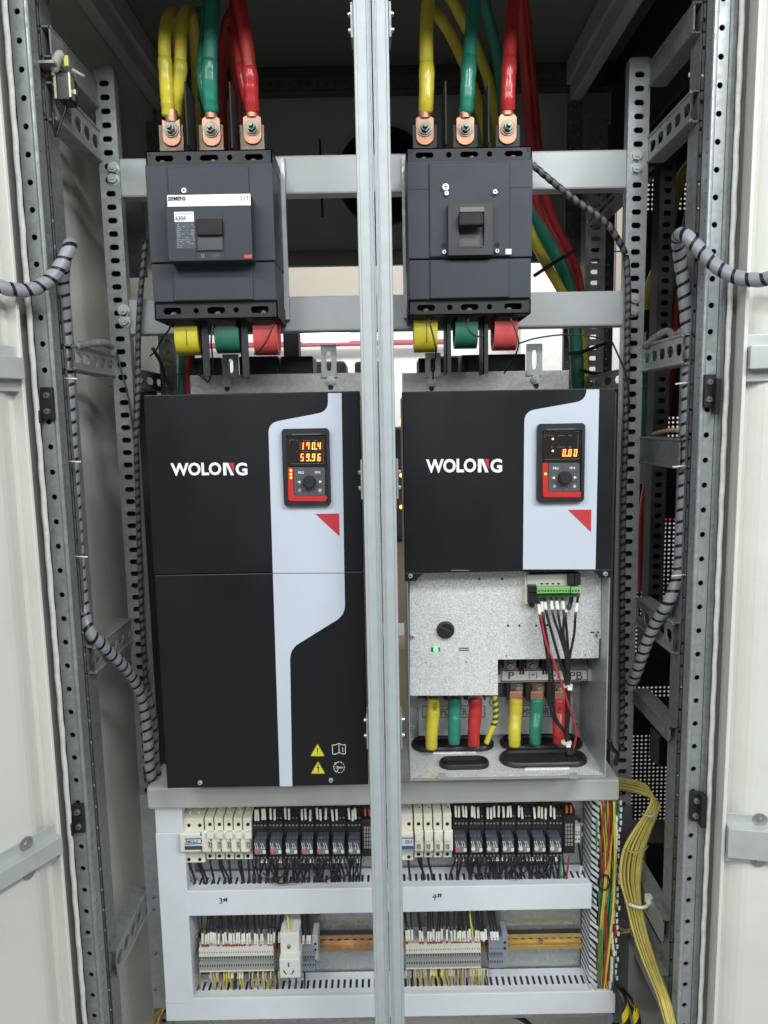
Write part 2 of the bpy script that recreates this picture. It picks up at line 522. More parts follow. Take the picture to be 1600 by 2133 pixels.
x0, x1, z0, z1 = rect(592, 690, 624, 860, 1.75)
tag(MB().box(x0, x1, 1.75, 1.8, z0, z1).build('dark_column', M('column_dark', (.03, .035, .045), .5), bevel=.004), 'dark blue black column behind the cabinet right of the left red busbar', 'column')
for (a, b, c, d_, lab) in ((740, 752, 800, 900, 'grey box in the hall hidden mostly by the centre post'), (640, 752, 720, 800, 'low grey device in the hall behind the slotted foot of the left drive'), (905, 740, 1000, 800, 'low grey device in the hall behind the right drive fans')):
    x0, x1, z0, z1 = rect(a, b, c, d_, 2.4)
    tag(MB().box(x0, x1, 2.4, 2.6, z0, z1).build('hall_device', M('device_grey', (.16, .17, .19), .5), bevel=.01), lab, 'device')
# backdrop seen through the perforated rear door
x0, x1, z0, z1 = rect(1250, 1015, 1480, 1085, 4.4)
tag(MB().box(x0, x1, 4.4, 4.6, z0, z1).build('red_crate', redp), 'red crate standing behind the perforated rear door', 'crate')

# ================================================================== CABINET
YF, YU, YB = .90, 1.09, 1.65
XL, XR = -.475, .515
cab = thing('electrical_cabinet', 'open grey steel switchgear cabinet with perforated frame and two open white doors', 'cabinet', (0, 1.25, -1.19))


def part(mb, name, mat, parent=None, **k): return mb.build(name, mat, parent or cab, **k)


ZT = at(760, 150, YB).z
part(MB().box(XL - .05, 1.05, YF - .06, YB + .03, ZT, ZT + .02), 'roof_panel', ceilm)
part(MB().box(XL - .05, 1.05, YF - .06, YF - .001, .57, ZT), 'header', zincd)
part(MB().box(XL - .012, XL, .93, YB, -1.18, ZT), 'side_panel', paintp)
# back panel: upper plate with a round fan opening, left open below
xb0, xb1 = XL, XR
zb0 = at(700, 553, YB).z; zb1 = ZT
fc = at(800, 368, YB); fr_ = .105
mb = MB()
mb.holed((xb0, YB, zb0), (1, 0, 0), (0, 0, 1), (0, .004, 0),
         [(0, xb1 - xb0, 0, zb1 - zb0, fr_, fr_, fc.x - (xb0 + xb1) / 2, fc.z - (zb0 + zb1) / 2)], n=48)
part(mb, 'back_panel', paintdark)
mb = MB()
z = zb0
mb.box(xb0, xb1, YB - .022, YB - .002, zb0 - .004, zb0 + .028)
z0, z1 = at(700, 205, YB).z, at(700, 152, YB).z
mb.box(xb0, xb1, YB - .03, YB - .002, z0, z1)
part(mb, 'back_frame', M('frame_dark', (.10, .103, .10), .5), bevel=.003)
zz = at(700, 172, YB - .034).z
mb = MB()
mb.holed((xb0, YB - .034, zz - .012), (1, 0, 0), (0, 0, 1), (0, .002, 0), [(i * .02, i * .02 + .02, 0, .024, .004, .004) for i in range(48)], n=8)
part(mb, 'back_rail', M('frame_dark2', (.14, .145, .14), .5))
mb = MB()
for (a, b, c) in ((667, 290, 332), (671, 400, 452)):
    x0, x1, z0, z1 = rect(a - 2, b, a + 2, c, YB - .001)
    part(MB().box(x0, x1, YB - .0015, YB + .001, z0, z1), 'panel_slot', blackm)
# roof edge beams running in depth
for X, nm in ((at(340, 150, YB).x, 'roof_beam'), (at(1190, 150, YB).x, 'roof_beam')):
    part(MB().box(X - .02, X + .02, .95, YB - .035, ZT - .05, ZT - .002).box(X - .012, X + .012, .95, YB - .035, ZT - .085, ZT - .05), nm, paintdark, bevel=.003)
# back corner posts
for (a, b) in ((1180, 1213), (300, 330)):
    x0, x1, _, _ = rect(a, 300, b, 320, YB - .05)
    mb = MB(); n = 70
    z0, z1 = -1.18, ZT - .09
    st = (z1 - z0) / n
    for k in range(2):
        w = (x1 - x0) / 2
        mb.holed((x0 + k * w, YB - .05, z0), (1, 0, 0), (0, 0, 1), (0, .002, 0), [(0, w, i * st, (i + 1) * st, .0028, .0028) for i in range(n)], n=6)
    mb.box(x0, x1, YB - .047, YB - .035, z0, z1, 1)
    part(mb, 'corner_post', [zincp, paintdark])


def slotted_upright(px, py, wpx, Y, ptop, zbot, mat, name='slotted_upright', pitch=.0189, hw=.0072, hh=.0040, dep=.034, ybot=None, back=False):
    """slotted C-channel: front web with oblong holes and two side flanges"""
    c = at(px, py, Y); w = wpx * Y / FPX
    zt = at(px, ptop, Y).z
    mb = MB(); n = int((zt - zbot) / pitch); cells = []
    zs = zt - .012
    mb.holed((c.x - w / 2, Y, 0), (1, 0, 0), (0, 0, 1), (0, .002, 0),
             [(0, w, zs, zt, 0, 0)] + [(0, w, zs - (i + 1) * pitch, zs - i * pitch, hw, hh) for i in range(n)], n=14)
    zb = zs - n * pitch
    mb.box(c.x - w / 2 - .002, c.x - w / 2 + .0002, Y - .0002, Y + dep, zb, zt)
    mb.box(c.x + w / 2 - .0002, c.x + w / 2 + .002, Y - .0002, Y + dep, zb, zt)
    mb.box(c.x - w / 2, c.x + w / 2, Y + .0002, Y + dep, zt, zt + .002)
    if back: mb.box(c.x - w / 2, c.x + w / 2, Y + dep - .002, Y + dep, zb, zt - .001, 1)  # added dark web; its colour holds the shade behind the slots
    return part(mb, name, [mat, rubber] if back else mat)


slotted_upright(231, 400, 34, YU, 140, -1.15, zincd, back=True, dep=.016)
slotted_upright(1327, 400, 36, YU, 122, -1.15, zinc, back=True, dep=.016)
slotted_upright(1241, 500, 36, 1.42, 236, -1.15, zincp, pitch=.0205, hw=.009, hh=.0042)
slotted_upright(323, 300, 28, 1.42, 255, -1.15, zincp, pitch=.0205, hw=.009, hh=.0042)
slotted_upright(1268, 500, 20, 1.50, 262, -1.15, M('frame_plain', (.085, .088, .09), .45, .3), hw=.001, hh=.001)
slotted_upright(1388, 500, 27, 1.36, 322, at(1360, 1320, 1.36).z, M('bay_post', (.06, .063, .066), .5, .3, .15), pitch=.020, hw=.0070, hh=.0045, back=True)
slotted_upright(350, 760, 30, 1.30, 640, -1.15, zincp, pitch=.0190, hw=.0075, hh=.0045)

# front frame posts: a pierced face, a rounded edge, a pierced return, a gap and an inner strip
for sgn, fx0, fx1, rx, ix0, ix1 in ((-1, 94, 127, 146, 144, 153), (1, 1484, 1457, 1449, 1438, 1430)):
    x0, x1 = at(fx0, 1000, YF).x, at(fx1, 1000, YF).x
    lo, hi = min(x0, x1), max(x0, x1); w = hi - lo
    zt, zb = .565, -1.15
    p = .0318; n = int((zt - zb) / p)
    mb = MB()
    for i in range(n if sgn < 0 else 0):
        g_ = at(139.5, 1000, .93); mb.cyl((g_.x, .93, zb + p * (i + .4)), (0, -1, 0), .0017, .0008, 8, mi=2)  # pale discs painted as light coming through the edge holes
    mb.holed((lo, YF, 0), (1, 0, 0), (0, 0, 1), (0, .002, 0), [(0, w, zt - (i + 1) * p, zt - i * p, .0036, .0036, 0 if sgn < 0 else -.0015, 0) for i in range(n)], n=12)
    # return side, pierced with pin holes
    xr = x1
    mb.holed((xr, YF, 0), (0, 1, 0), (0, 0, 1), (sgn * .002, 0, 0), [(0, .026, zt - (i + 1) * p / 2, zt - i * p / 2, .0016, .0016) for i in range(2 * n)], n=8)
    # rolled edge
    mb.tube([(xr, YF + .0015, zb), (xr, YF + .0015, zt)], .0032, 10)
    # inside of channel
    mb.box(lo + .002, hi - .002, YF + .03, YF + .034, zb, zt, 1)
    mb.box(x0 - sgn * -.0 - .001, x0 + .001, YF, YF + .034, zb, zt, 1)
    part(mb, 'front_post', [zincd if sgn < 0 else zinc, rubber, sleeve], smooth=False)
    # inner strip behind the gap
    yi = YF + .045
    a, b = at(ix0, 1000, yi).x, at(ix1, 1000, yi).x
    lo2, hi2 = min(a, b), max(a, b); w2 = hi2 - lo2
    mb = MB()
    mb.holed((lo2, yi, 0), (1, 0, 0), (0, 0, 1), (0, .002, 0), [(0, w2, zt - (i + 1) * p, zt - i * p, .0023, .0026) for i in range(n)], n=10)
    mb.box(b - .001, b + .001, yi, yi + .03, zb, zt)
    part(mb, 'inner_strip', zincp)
    # gasket and rain gutter
    for gx0, gx1, yg, yd, nm, mt in (((82, 93.5, .888, .9, 'gasket', gasketm), (58, 82, .893, .91, 'rain_gutter', gutter)) if sgn < 0 else
                                     ((1500, 1510, .888, .9, 'gasket', gasketm), (1510, 1538, .893, .91, 'rain_gutter', gutter), (1484, 1500, .899, .91, 'gasket_land', zincd))):
        a, b = at(gx0, 1000, yg).x, at(gx1, 1000, yg).x
        mb = MB()
        if nm == 'gasket':
            rr = abs(b - a) / 2
            mb.tube([((a + b) / 2 + math.sin(i * 1.7) * .0004, yg, zb + (zt - zb) * i / 120) for i in range(121)], rr, 10, wob=.07)
            part(mb, nm, mt, smooth=True)
        elif nm == 'rain_gutter':
            mb.box(a, b, yg, yd, zb, zt)
            c1 = a + (b - a) * .45
            mb.tube([(c1, yg, zb), (c1, yg, zt)], abs(b - a) * .2, 8)
            part(mb, nm, mt)
        else:
            mb.box(a, b, yg, yd, zb, zt)
            c1 = a + (b - a) * .5
            mb.box(c1 - .001, c1 + .001, yg - .004, yg, zb, zt)
            part(mb, nm, mt)

# centre door post: two aluminium halves meeting at a thin joint
for (e0, e1, sg) in ((745.6, 781.5, 1), (783.5, 817, -1)):
    xo, xi = (at(e0, 500, YF).x, at(e1, 500, YF).x) if sg > 0 else (at(e1, 500, YF).x, at(e0, 500, YF).x)
    d = (xi - xo)
    f = lambda t: xo + d * t
    prof = [(f(0), YF + .035), (f(0), YF + .001), (f(.05), YF), (f(.16), YF), (f(.19), YF + .0018), (f(.72), YF + .0018), (f(.75), YF), (f(.80), YF),
            (f(.83), YF + .0012), (f(.9), YF + .0012), (f(.93), YF - .0012), (f(.99), YF - .0012), (f(1), YF + .002), (f(1), YF + .035)]
    part(MB().zprism(prof, -1.15, .568), 'centre_post', alum, bevel=.0006)
    for (py0, py1, scr) in ((0, 74, (18, 52)), (958, 1040, (985, 1018)), (1490, 1562, (1507, 1540))):
        cx = at(e0 if sg > 0 else e1, (py0 + py1) / 2, YF).x + (.0 if sg > 0 else -.0)
        x_edge = xo
        zc0, zc1 = at(780, py1, YF).z, at(780, py0, YF).z
        mb = MB().box(x_edge - sg * .0005, x_edge - sg * .003, YF + .003, YF + .03, zc0, zc1)
        br = part(mb, 'post_bracket', zincd)
        for s_ in scr:
            zc = at(780, s_, YF).z
            MB().cyl((x_edge - sg * .003, YF + .012, zc), (-sg, 0, 0), .0036, .0035, 12, .0025).build('bolt', steel, br)

# cross bars
for (yl, yr, h, Y, nm, x0p, x1p, mt) in ((325, 314, 74, 1.0945, 'upper_bar', 236, 1322, greybar), (622, 606, 70, 1.0945, 'lower_bar', 262, 1318, greybar)):
    zc = at(790, (yl + yr) / 2, Y).z; hh = h * Y / FPX
    x0, x1 = at(x0p, yl, Y).x, at(x1p, yr, Y).x
    part(MB().box(x0, x1, Y, Y + .025, zc - hh, zc), 'crossbar', mt, bevel=.003)
mb = MB()
x0, x1, z0, z1 = rect(305, 1632, 1291, 1678, 1.03)
mb.box(x0, x1, 1.03, 1.11, z0, z1)
part(mb, 'support_ledge', M('ledge_paint', (.55, .555, .54), .45, .05, .06, 14, .08, 90, dirt=.15), bevel=.004)
for pts in (((237, 351), (237, 373), (258, 647), (260, 669)), ((1325, 326), (1325, 352), (1320, 623), (1318, 648))):
    for (a, b) in pts: screw(cab, a, b, YU, .0068, M('bolt_dull', (.5, .52, .52), .4, .5), 'bolt', 16, True, .005)


# side rails in depth (slotted)
def depth_rail(X, pyT, pyB, refpx, side, mat, y0=.945, y1=1.088, slots=True, w=.022):
    zt, zb = at(refpx, pyT, YU).z, at(refpx, pyB, YU).z
    mb = MB(); L = y1 - y0; n = 5; h = zt - zb
    if slots:
        mb.holed((X, y0, zb), (0, 1, 0), (0, 0, 1), (side * .002, 0, 0), [(i * L / n, (i + 1) * L / n, 0, h, L / n * .40, h * .22) for i in range(n)], n=14)
    else:
        mb.box(X - .001, X + .001, y0, y1, zb, zt)
    mb.box(X, X + side * w, y0, y1, zt, zt + .002)
    mb.box(X, X + side * w, y0, y1, zb - .002, zb)
    mb.tube([(X, y0, zb), (X, y1, zb)], .0022, 8); mb.tube([(X, y0, zt), (X, y1, zt)], .0022, 8)
    return part(mb, 'side_rail', mat)


RL, RR = -.402, .394
for (t, b, sl) in ((172, 222, False), (272, 335, True), (742, 783, True), (1290, 1335, True), (1850, 1895, True)):
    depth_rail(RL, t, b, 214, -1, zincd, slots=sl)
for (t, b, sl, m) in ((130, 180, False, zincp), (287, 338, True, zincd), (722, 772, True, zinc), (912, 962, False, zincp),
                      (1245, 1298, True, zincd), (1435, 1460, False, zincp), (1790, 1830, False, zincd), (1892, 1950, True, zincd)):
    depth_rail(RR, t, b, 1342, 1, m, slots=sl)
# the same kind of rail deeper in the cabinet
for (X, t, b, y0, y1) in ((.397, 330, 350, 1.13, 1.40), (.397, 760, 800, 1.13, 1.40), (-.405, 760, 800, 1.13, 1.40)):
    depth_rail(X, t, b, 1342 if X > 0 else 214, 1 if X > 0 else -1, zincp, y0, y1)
# side plate of the lower mounting panel
x0, x1, z0, z1 = rect(306, 1680, 338, 2100, 1.075)
pl = part(MB().box(x0, x1, 1.075, 1.078, z0, z1 + .02), 'panel_flange', zinc)
for (a, b) in ((321, 1868), (321, 1893), (325, 1985), (325, 2060)): screw(pl, a, b, 1.075, .003)
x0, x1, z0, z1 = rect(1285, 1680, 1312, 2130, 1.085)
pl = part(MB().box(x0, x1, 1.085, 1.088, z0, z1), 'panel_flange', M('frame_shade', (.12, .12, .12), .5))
# mounting plate behind the ducts
x0, x1, z0, z1 = rect(330, 1660, 1290, 2125, 1.098)
part(MB().box(x0, x1, 1.098, 1.101, z0, z1), 'mounting_plate', galv('plate_zinc', (.42, .43, .43), 130, .35, .6, .08))

x0, x1, z0, z1 = rect(258, 400, 302, 578, 1.2)
part(MB().pbox(284, 815, 350, 1645, 1.3, 1.303), 'rear_plate', M('rear_plate_dark', (.06, .062, .064), .45, .2))  # added dark sheet, hides the bright hall beside the left drive
part(MB().pbox(1258, 800, 1316, 1645, 1.30, 1.303), 'rear_plate', M('rear_plate_dark', (.06, .062, .064), .45, .2))  # added dark sheet, hides the bright hall beside the right drive
part(MB().box(x0, x1, 1.2, 1.203, z0, z1), 'rear_plate', M('rear_plate_dark', (.06, .062, .064), .45, .2))
# ---------------- neighbouring bay behind the right upright
mb = MB()
X0 = at(1318, 1100, 1.72).x; X1 = at(1450, 1100, 1.72).x
Zt, Zb = at(1380, 330, 1.72).z, at(1380, 2000, 1.72).z
pitch = 9.2 * 1.72 / FPX
nu, nv = int((X1 - X0) / pitch), int((Zt - Zb) / pitch)
for j in range(nv):
    py = 330 + (2000 - 330) * (nv - j) / nv
    op = (360 < py < 425) or (818 < py < 905) or (1015 < py < 1300) or (1375 < py < 1400) or (1478 < py < 1755)
    if not op:
        mb.holed((X0, 1.72, Zb), (1, 0, 0), (0, 0, 1), (0, .0015, 0), [(0, nu * pitch, j * pitch, (j + 1) * pitch, 0, 0)])
        continue
    mb.holed((X0, 1.72, Zb), (1, 0, 0), (0, 0, 1), (0, .0015, 0),
             [(i * pitch, (i + 1) * pitch, j * pitch, (j + 1) * pitch, pitch * .29, pitch * .29) for i in range(nu)], n=6)
part(mb, 'perforated_rear_door', M('bay_black', (.022, .022, .023), .5))
part(MB().box(X1, X1 + .02, .95, 1.72, -1.18, ZT), 'bay_side_panel', M('bay_dark', (.05, .05, .05), .6))
mb = MB()
for (a, b, c, d_, e, f_) in ((1352, 925, 1425, 1012, 1.55, 1.62), (1372, 1535, 1412, 1598, 1.6, 1.66), (1345, 690, 1412, 812, 1.62, 1.66), (1345, 1755, 1425, 1850, 1.55, 1.65), (1350, 1300, 1425, 1372, 1.55, 1.62)):
    part(MB().pbox(a, b, c, d_, e, f_), 'bay_equipment_box', M('bay_box', (.018, .018, .018), .5), bevel=.003)
part(MB().box(XR + .001, X1, 1.70, 1.703, Zt - .02, ZT), 'bay_upper_panel', M('bay_dark', (.05, .05, .05), .6))  # added dark backing, keeps the bright hall from showing above the door
part(MB().box(XR - .002, XR, 1.25, YB, at(1300, 300, 1.5).z, ZT), 'bay_divider', M('bay_dark', (.05, .05, .05), .6))

# ---------------- doors
def door(hx, hy, dirx, diry, nx, ny, wid, ribs, edge):
    """sheet door: inner face on the hinge line, thickness away from the viewer, stiffener channels on the inner face"""
    D = Vector((dirx, diry, 0)).normalized(); Nn = Vector((nx, ny, 0)).normalized(); H = Vector((hx, hy, 0))
    zb, zt = -1.15, .565

    def obox(mb, a0, a1, n0, n1, z0, z1):
        P = [H + D * a + Nn * n for a, n in ((a0, n0), (a1, n0), (a1, n1), (a0, n1))]
        mb.zprism([(p.x, p.y) for p in P], z0, z1)
    mb = MB(); mb.zprism([tuple((H + D * a + Nn * n).xy) for a, n in ((0, -.014), (.012, -.0105), (.021, -.005), (.028, -.0018), (.035, -.0003), (.042, 0), (wid, 0), (wid, -.02), (0, -.02))], zb, zt)  # hinge edge sloped back to put a shaded band into the shape
    d = part(mb, 'door', paintw)
    mb = MB(); obox(mb, -.0005, .004, -.03, .007, zb, zt)
    mb.build('edge_fold', paintw, d, bevel=.001)
    mb = MB(); mb2 = MB(); mb3 = MB()
    for (z0, z1) in ribs:
        mb = MB()
        obox(mb, .005, wid - .01, 0, .016, z0, z1)
        obox(mb, .004, wid - .01, .0, .002, z0 - .014, z1 + .014)
        mb.build('stiffener', M('stiffener_zinc', (.50, .52, .52), .38, .3, .08, 30), d, bevel=.002)
        for zz in (z0 - .008, z1 + .008):
            for a in (.045, .2, .35):
                p = H + D * a + Nn * .002; p.z = zz
                MB().cyl(p, Nn, .0042, .003, 12, .003).cyl(p, Nn, .009, .0006, 14).build('bolt', steel, d)

    return d


hx = at(61, 1000, .862).x
zr = lambda px, a, b, Y: (at(px, b, Y).z, at(px, a, Y).z)
door(hx, .862, -math.sin(math.radians(29)), -math.cos(math.radians(29)), math.cos(math.radians(29)), -math.sin(math.radians(29)), .55,
     [zr(110, 1742, 1776, .85), zr(35, 745, 790, .85)], -1)
hx2 = at(1534, 1000, .862).x
door(hx2, .862, math.sin(math.radians(78)), -math.cos(math.radians(78)), -math.cos(math.radians(78)), -math.sin(math.radians(78)), .40,
     [zr(1540, 1712, 1772, .86), zr(1570, 722, 770, .86)], 1)

# hinge blocks screwed to the posts
for (x0, y0, x1, y1, sc, sg) in ((84, 806, 110, 874, ((97, 824), (98, 857)), -1), (150, 1677, 174, 1736, ((161, 1692), (164, 1722)), -1),
                                 (1468, 779, 1492, 849, ((1479, 796), (1477, 832)), 1), (1440, 1651, 1462, 1712, ((1451, 1668), (1449, 1699)), 1)):
    mb = MB().pbox(x0, y0, x1, y1, YF - .008, YF - .001)
    if sg > 0:
        mb.pbox(x1, y0 + 8, x1 + 11, y1 + 14, YF - .018, YF - .004)
    else:
        mb.pbox(x0 - 6, y1 - 20, x0, y1 + 8, YF - .014, YF - .004)
    hb = part(mb, 'hinge_block', black, bevel=.0015)
    for (a, b) in sc: screw(hb, a, b, YF - .008, .0042, n=16)

# door position switch on the upper left rail
sw = thing('limit_switch', 'small black door switch with yellow lever on a bracket in the top left corner', 'switch', at(128, 215, .95))
MB().pbox(76, 125, 112, 131, .925, .96).pbox(74, 131, 110, 150, .945, .947).build('bracket', zincd, sw)
MB().pbox(117, 150, 143, 208, .94, .965).build('switch_body', black, sw, bevel=.0015)
MB().pbox(143, 150, 147, 202, .938, .95).pbox(150, 186, 158, 196, .945, .95).pbox(112, 150, 117, 205, .94, .96).build('mounting_plate', M('brass_pale', (.40, .38, .27), .4, .5), sw)
MB().pbox(132, 114, 142, 138, .938, .942).build('lever', M('lever_yellow', (.5, .45, .08), .4), sw, bevel=.001)
mb = MB(); mb.tube(path([(110, 158, .94), (115, 135, .938), (122, 118, .938), (131, 113, .94)]), [.0025] * 3 + [.006] * 13 + [.005] * 3, 8)
mb.tube([at(150, 145, .94), at(176, 160, .945)], .0022, 8); mb.build('actuator', M('actuator_pale', (.36, .36, .29), .5), sw, smooth=True)
screw(sw, 96, 153, .945, .005, copper)
tag(MB().tube(path([(134, 210, .95), (136, 228, .95), (126, 255, .945), (117, 284, .94), (112, 262, .935), (110, 230, .935)]), .0013, 6).build('switch_wire', blackw, smooth=True),
    'thin black wire hanging below the door switch', 'wire')

# ================================================================== CIRCUIT BREAKERS
def breaker(k, label):
    L = (k == 0)
    # pixel frame: offset of the right breaker's pixels against the left one's
    e = dict(x0=309.5, x1=571.5, top=309, cap=341, seam=546, foot=627, bot=664) if L else dict(x0=849, x1=1109, top=303, cap=333, seam=538, foot=622, bot=655)
    cx = (e['x0'] + e['x1']) / 2; YB_, YFR = 1.093, 1.0
    ym = 480
    x0, x1 = at(e['x0'], ym, YFR).x, at(e['x1'], ym, YFR).x
    Z = lambda py, Y=YFR: at(cx, py, Y).z
    t = thing('circuit_breaker', label, 'circuit breaker', ((x0 + x1) / 2, YB_, Z(e['bot'])))
    w = x1 - x0
    mb = MB().box(x0, x1, YFR, YB_, Z(e['seam'] - 1), Z(e['cap']))
    mb.box(x0 + .001, x1 - .001, YFR + .0005, YB_, Z(e['foot']), Z(e['seam'] + 1.5))
    mb.box(x0 + .001, x1 - .001, YFR + .004, YB_, Z(e['seam'] + 2), Z(e['seam'] - 2), 0)
    mb.build('case', brk, t, bevel=.0015)
    # raised centre band
    cx0, cx1 = x0 + w * .175, x1 - w * .185
    MB().box(cx0, cx1, YFR - .003, YFR + .001, Z(e['seam'] - 3), Z(e['cap'] + 6)).box(cx0, cx1, YFR - .0024, YFR + .001, Z(e['foot'] - 1), Z(e['seam'] + 4)).build('front_cover', brk, t, bevel=.0015)
    # terminal shrouds with openings
    for (pa, pb, yy) in ((e['cap'], e['top'], 1), (e['bot'] - 1, e['foot'], 0)):
        z0, z1 = Z(pa), Z(pb); h = z1 - z0
        cw = w / 3
        cells = []
        ys = YFR + .006
        u = [0, .255, .335, .335 + .24, .335 + .32, 1]
        edges = [0, w * .29, w * .385, w * .615, w * .71, w]
        hol = [(w * .075, h * .2), (w * .022, w * .022), (w * .075, h * .2), (w * .022, w * .022), (w * .075, h * .2)]
        for i in range(5):
            cells.append((edges[i], edges[i + 1], 0, h, *hol[i]))
        mb = MB(); mb.holed((x0, ys, z0), (1, 0, 0), (0, 0, 1), (0, .003, 0), cells, n=20)
        mb.box(x0, x0 + .002, ys, YB_, z0, z1); mb.box(x1 - .002, x1, ys, YB_, z0, z1)
        mb.box(x0, x1, ys, YB_ - .05, z0 if not yy else z1 - .0015, (z0 + .0015) if not yy else z1)
        mb.box(x0 + .002, x1 - .002, ys + .022, ys + .024, z0, z1, 1)
        sh = mb.build('terminal_shroud', [brk2, blackm], t)
        for i in (0, 2, 4):
            xx = x0 + (edges[i] + edges[i + 1]) / 2 + w * random.uniform(-.03, .03); zz = (z0 + z1) / 2 - h * .12
            MB().cyl((xx, ys + .012, zz), (0, -1, -.3), .004, .008, 10).build('terminal_screw', M('dull_screw', (.35, .33, .28), .4, .6), sh)
        for sx in (x0 + .004, x1 - .007):
            MB().box(sx, sx + .003, ys - .0004, ys + .001, z1 - .007 if yy else z0 + .002, z1 - .003 if yy else z0 + .005).build('corner_notch', blackm, sh)
    # galvanised back plate showing beside the case
    bx0, bx1 = x0 - .004, x1 + (.006 if L else -.002)
    MB().box(bx0, bx1, YB_ - .008, YB_ - .0005, Z(e['bot'] + 6, YB_), Z(e['cap'] - 6, YB_)).build('back_plate', zinc, t)
    if L:
        Yp = YFR - .028
        x = rect(347, 404, 524, 543, Yp)
        pl = MB().box(x[0], x[1], Yp, YFR - .003, x[2], x[3]).build('front_plate', brk3, t, bevel=.001)
        P = lambda a, b, c, d: None
        # cut look: recess for the handle is a darker well with its own walls
        s = rect(348.5, 405, 522, 429, Yp - .0006)
        MB().box(s[0], s[1], Yp - .0006, Yp, s[2], s[3]).build('brand_strip', M('silver_strip', (.66, .66, .64), .3, .2, .08, 30), pl)
        text('SIEMENS', 350, 409.5, 387, 418, Yp - .0008, blackm, pl, bold=.025)
        text('3VT', 500, 408, 519, 417.5, Yp - .0008, M('grey_print', (.12, .12, .12)), pl)
        lb = MB().pbox(363, 441, 404, 462, Yp - .0006, Yp).build('rating_label', white, pl)
        text('630A', 366, 450, 388, 459, Yp - .0009, M('grey_print', (.12, .12, .12)), lb, bold=.01)
        mb = MB().pbox(366, 444.5, 401, 446, Yp - .0009, Yp - .0005); mb.build('label_line', M('lightgrey_print', (.4, .4, .42)), lb)
        MB().pbox(367, 463, 408, 518, Yp - .0005, Yp).build('data_plate', M('data_plate', (.05, .062, .082), .35), pl)
        mb = MB(); r = random.Random(3)
        for yy in range(467, 517, 4):
            xx = 369
            while xx < 404:
                ln = r.uniform(2, 8)
                if r.random() < (.55 if yy > 492 else (.9 if xx < 374 or xx > 394 else .15)):
                    mb.pbox(xx, yy, min(xx + ln, 406), yy + 1.3, Yp - .0007, Yp - .0004)
                xx += ln + r.uniform(1, 3)
        mb.build('data_print', M('data_print', (.28, .31, .36)), pl)
        # handle well
        MB().pbox(406, 455, 465, 523, Yp - .0012, Yp + .001).build('handle_frame', brk2, pl)
        MB().pbox(409, 455, 463, 490, Yp - .007, Yp - .001).build('toggle', blackm, pl, bevel=.002)
        MB().pbox(411, 479, 463, 521, Yp - .0022, Yp - .001).build('handle_well', M('well_grey', (.045, .047, .052), .35), pl, bevel=.001)
        text('O', 419.5, 529, 426, 537, Yp - .0003, M('green_print', (.28, .5, .3)), pl)
        text('OFF', 441, 529, 457, 537, Yp - .0003, M('green_print2', (.05, .22, .09)), pl)
        mb = MB().pbox(406.5, 440, 407.1, 541, Yp - .0003, Yp); mb.pbox(465.5, 440, 466.1, 541, Yp - .0003, Yp)
        mb.build('panel_seam', blackm, pl)
        st = MB().pbox(509, 530.5, 525, 537.5, Yp - .0005, Yp).build('red_sticker', M('sticker_red', (.6, .07, .05)), pl)
        screw(t, 384, 398, YFR - .003, .0042, M('screw_bright', (.75, .78, .9), .25, .6))
    else:
        Yp = YFR - .014
        mb = MB(); s = rect(934, 423, 1026.5, 531, Yp)
        q = rect(956, 441, 1009, 512, Yp)
        mb.box(s[0], q[0], Yp, YFR - .003, s[2], s[3]); mb.box(q[1], s[1], Yp, YFR - .003, s[2], s[3])
        mb.box(q[0], q[1], Yp, YFR - .003, q[3], s[3]); mb.box(q[0], q[1], Yp, YFR - .003, s[2], q[2])
        es = mb.build('escutcheon', M('escutcheon_black', (.024, .025, .028), .5), t)
        MB().box(q[0], q[1], YFR - .0045, YFR - .003, q[2], q[3]).build('handle_well', M('well_grey2', (.07, .07, .08), .4), es)
        MB().pbox(958, 430.5, 1009.5, 441.5, Yp - .0012, Yp).build('handle_cap', M('cap_grey', (.12, .125, .14), .4), es, bevel=.0006)
        MB().pbox(956, 441.5, 1008, 469, Yp - .011, Yp + .002).build('toggle', blackm, es, bevel=.002)
        MB().pbox(956, 514, 1007, 516, Yp - .0005, Yp).build('handle_lip', brk, es)
        for (a, b, r_) in ((928, 391, .0055), (930, 404, .0035), (1031, 401, .0038), (925, 526, .0034), (1035, 524, .0034)):
            screw(t, a, b, YFR - .004, r_, M('screw_bright', (.75, .78, .9), .25, .6), h=.004)
        for (a, b) in ((924, 512), (1036, 510)):
            MB().cyl(at(a, b, YFR - .0025), (0, -1, 0), .0034, .001, 14).build('screw_hole', blackm, t)
        MB().pbox(1053, 518, 1066, 530, YFR - .007, YFR).build('trip_button', cream, t, bevel=.0008)
        z0 = Z(392); mb = MB().box(x0 + .0005, x1 - .0005, YFR - .0005, YFR + .0005, z0 - .0004, z0 + .0004); mb.build('case_seam', brk2, t)
    # phase barriers
    for px, a, b in (((392, 182, 312), (484, 184, 318)) if L else ((926, 181, 310), (1014, 185, 308))):
        p = at(px, a, 1.03)
        MB().box(p.x - .0009, p.x + .0009, 1.012, 1.06, at(px, b, 1.03).z, p.z).build('phase_barrier', blackm, t)
    for px, a, b in (((430, 668, 783), (512, 664, 786)) if L else ((935, 655, 778), (1012, 655, 779))):
        zz = at(px, b, 1.03)
        wd = .0035 if not L else .0055
        MB().box(zz.x - wd, zz.x + wd, 1.030, 1.032, zz.z, at(px, a, 1.03).z).box(zz.x - wd, zz.x - wd + .0015, 1.030, 1.075, zz.z, at(px, a, 1.03).z).build('phase_barrier', brk2, t)
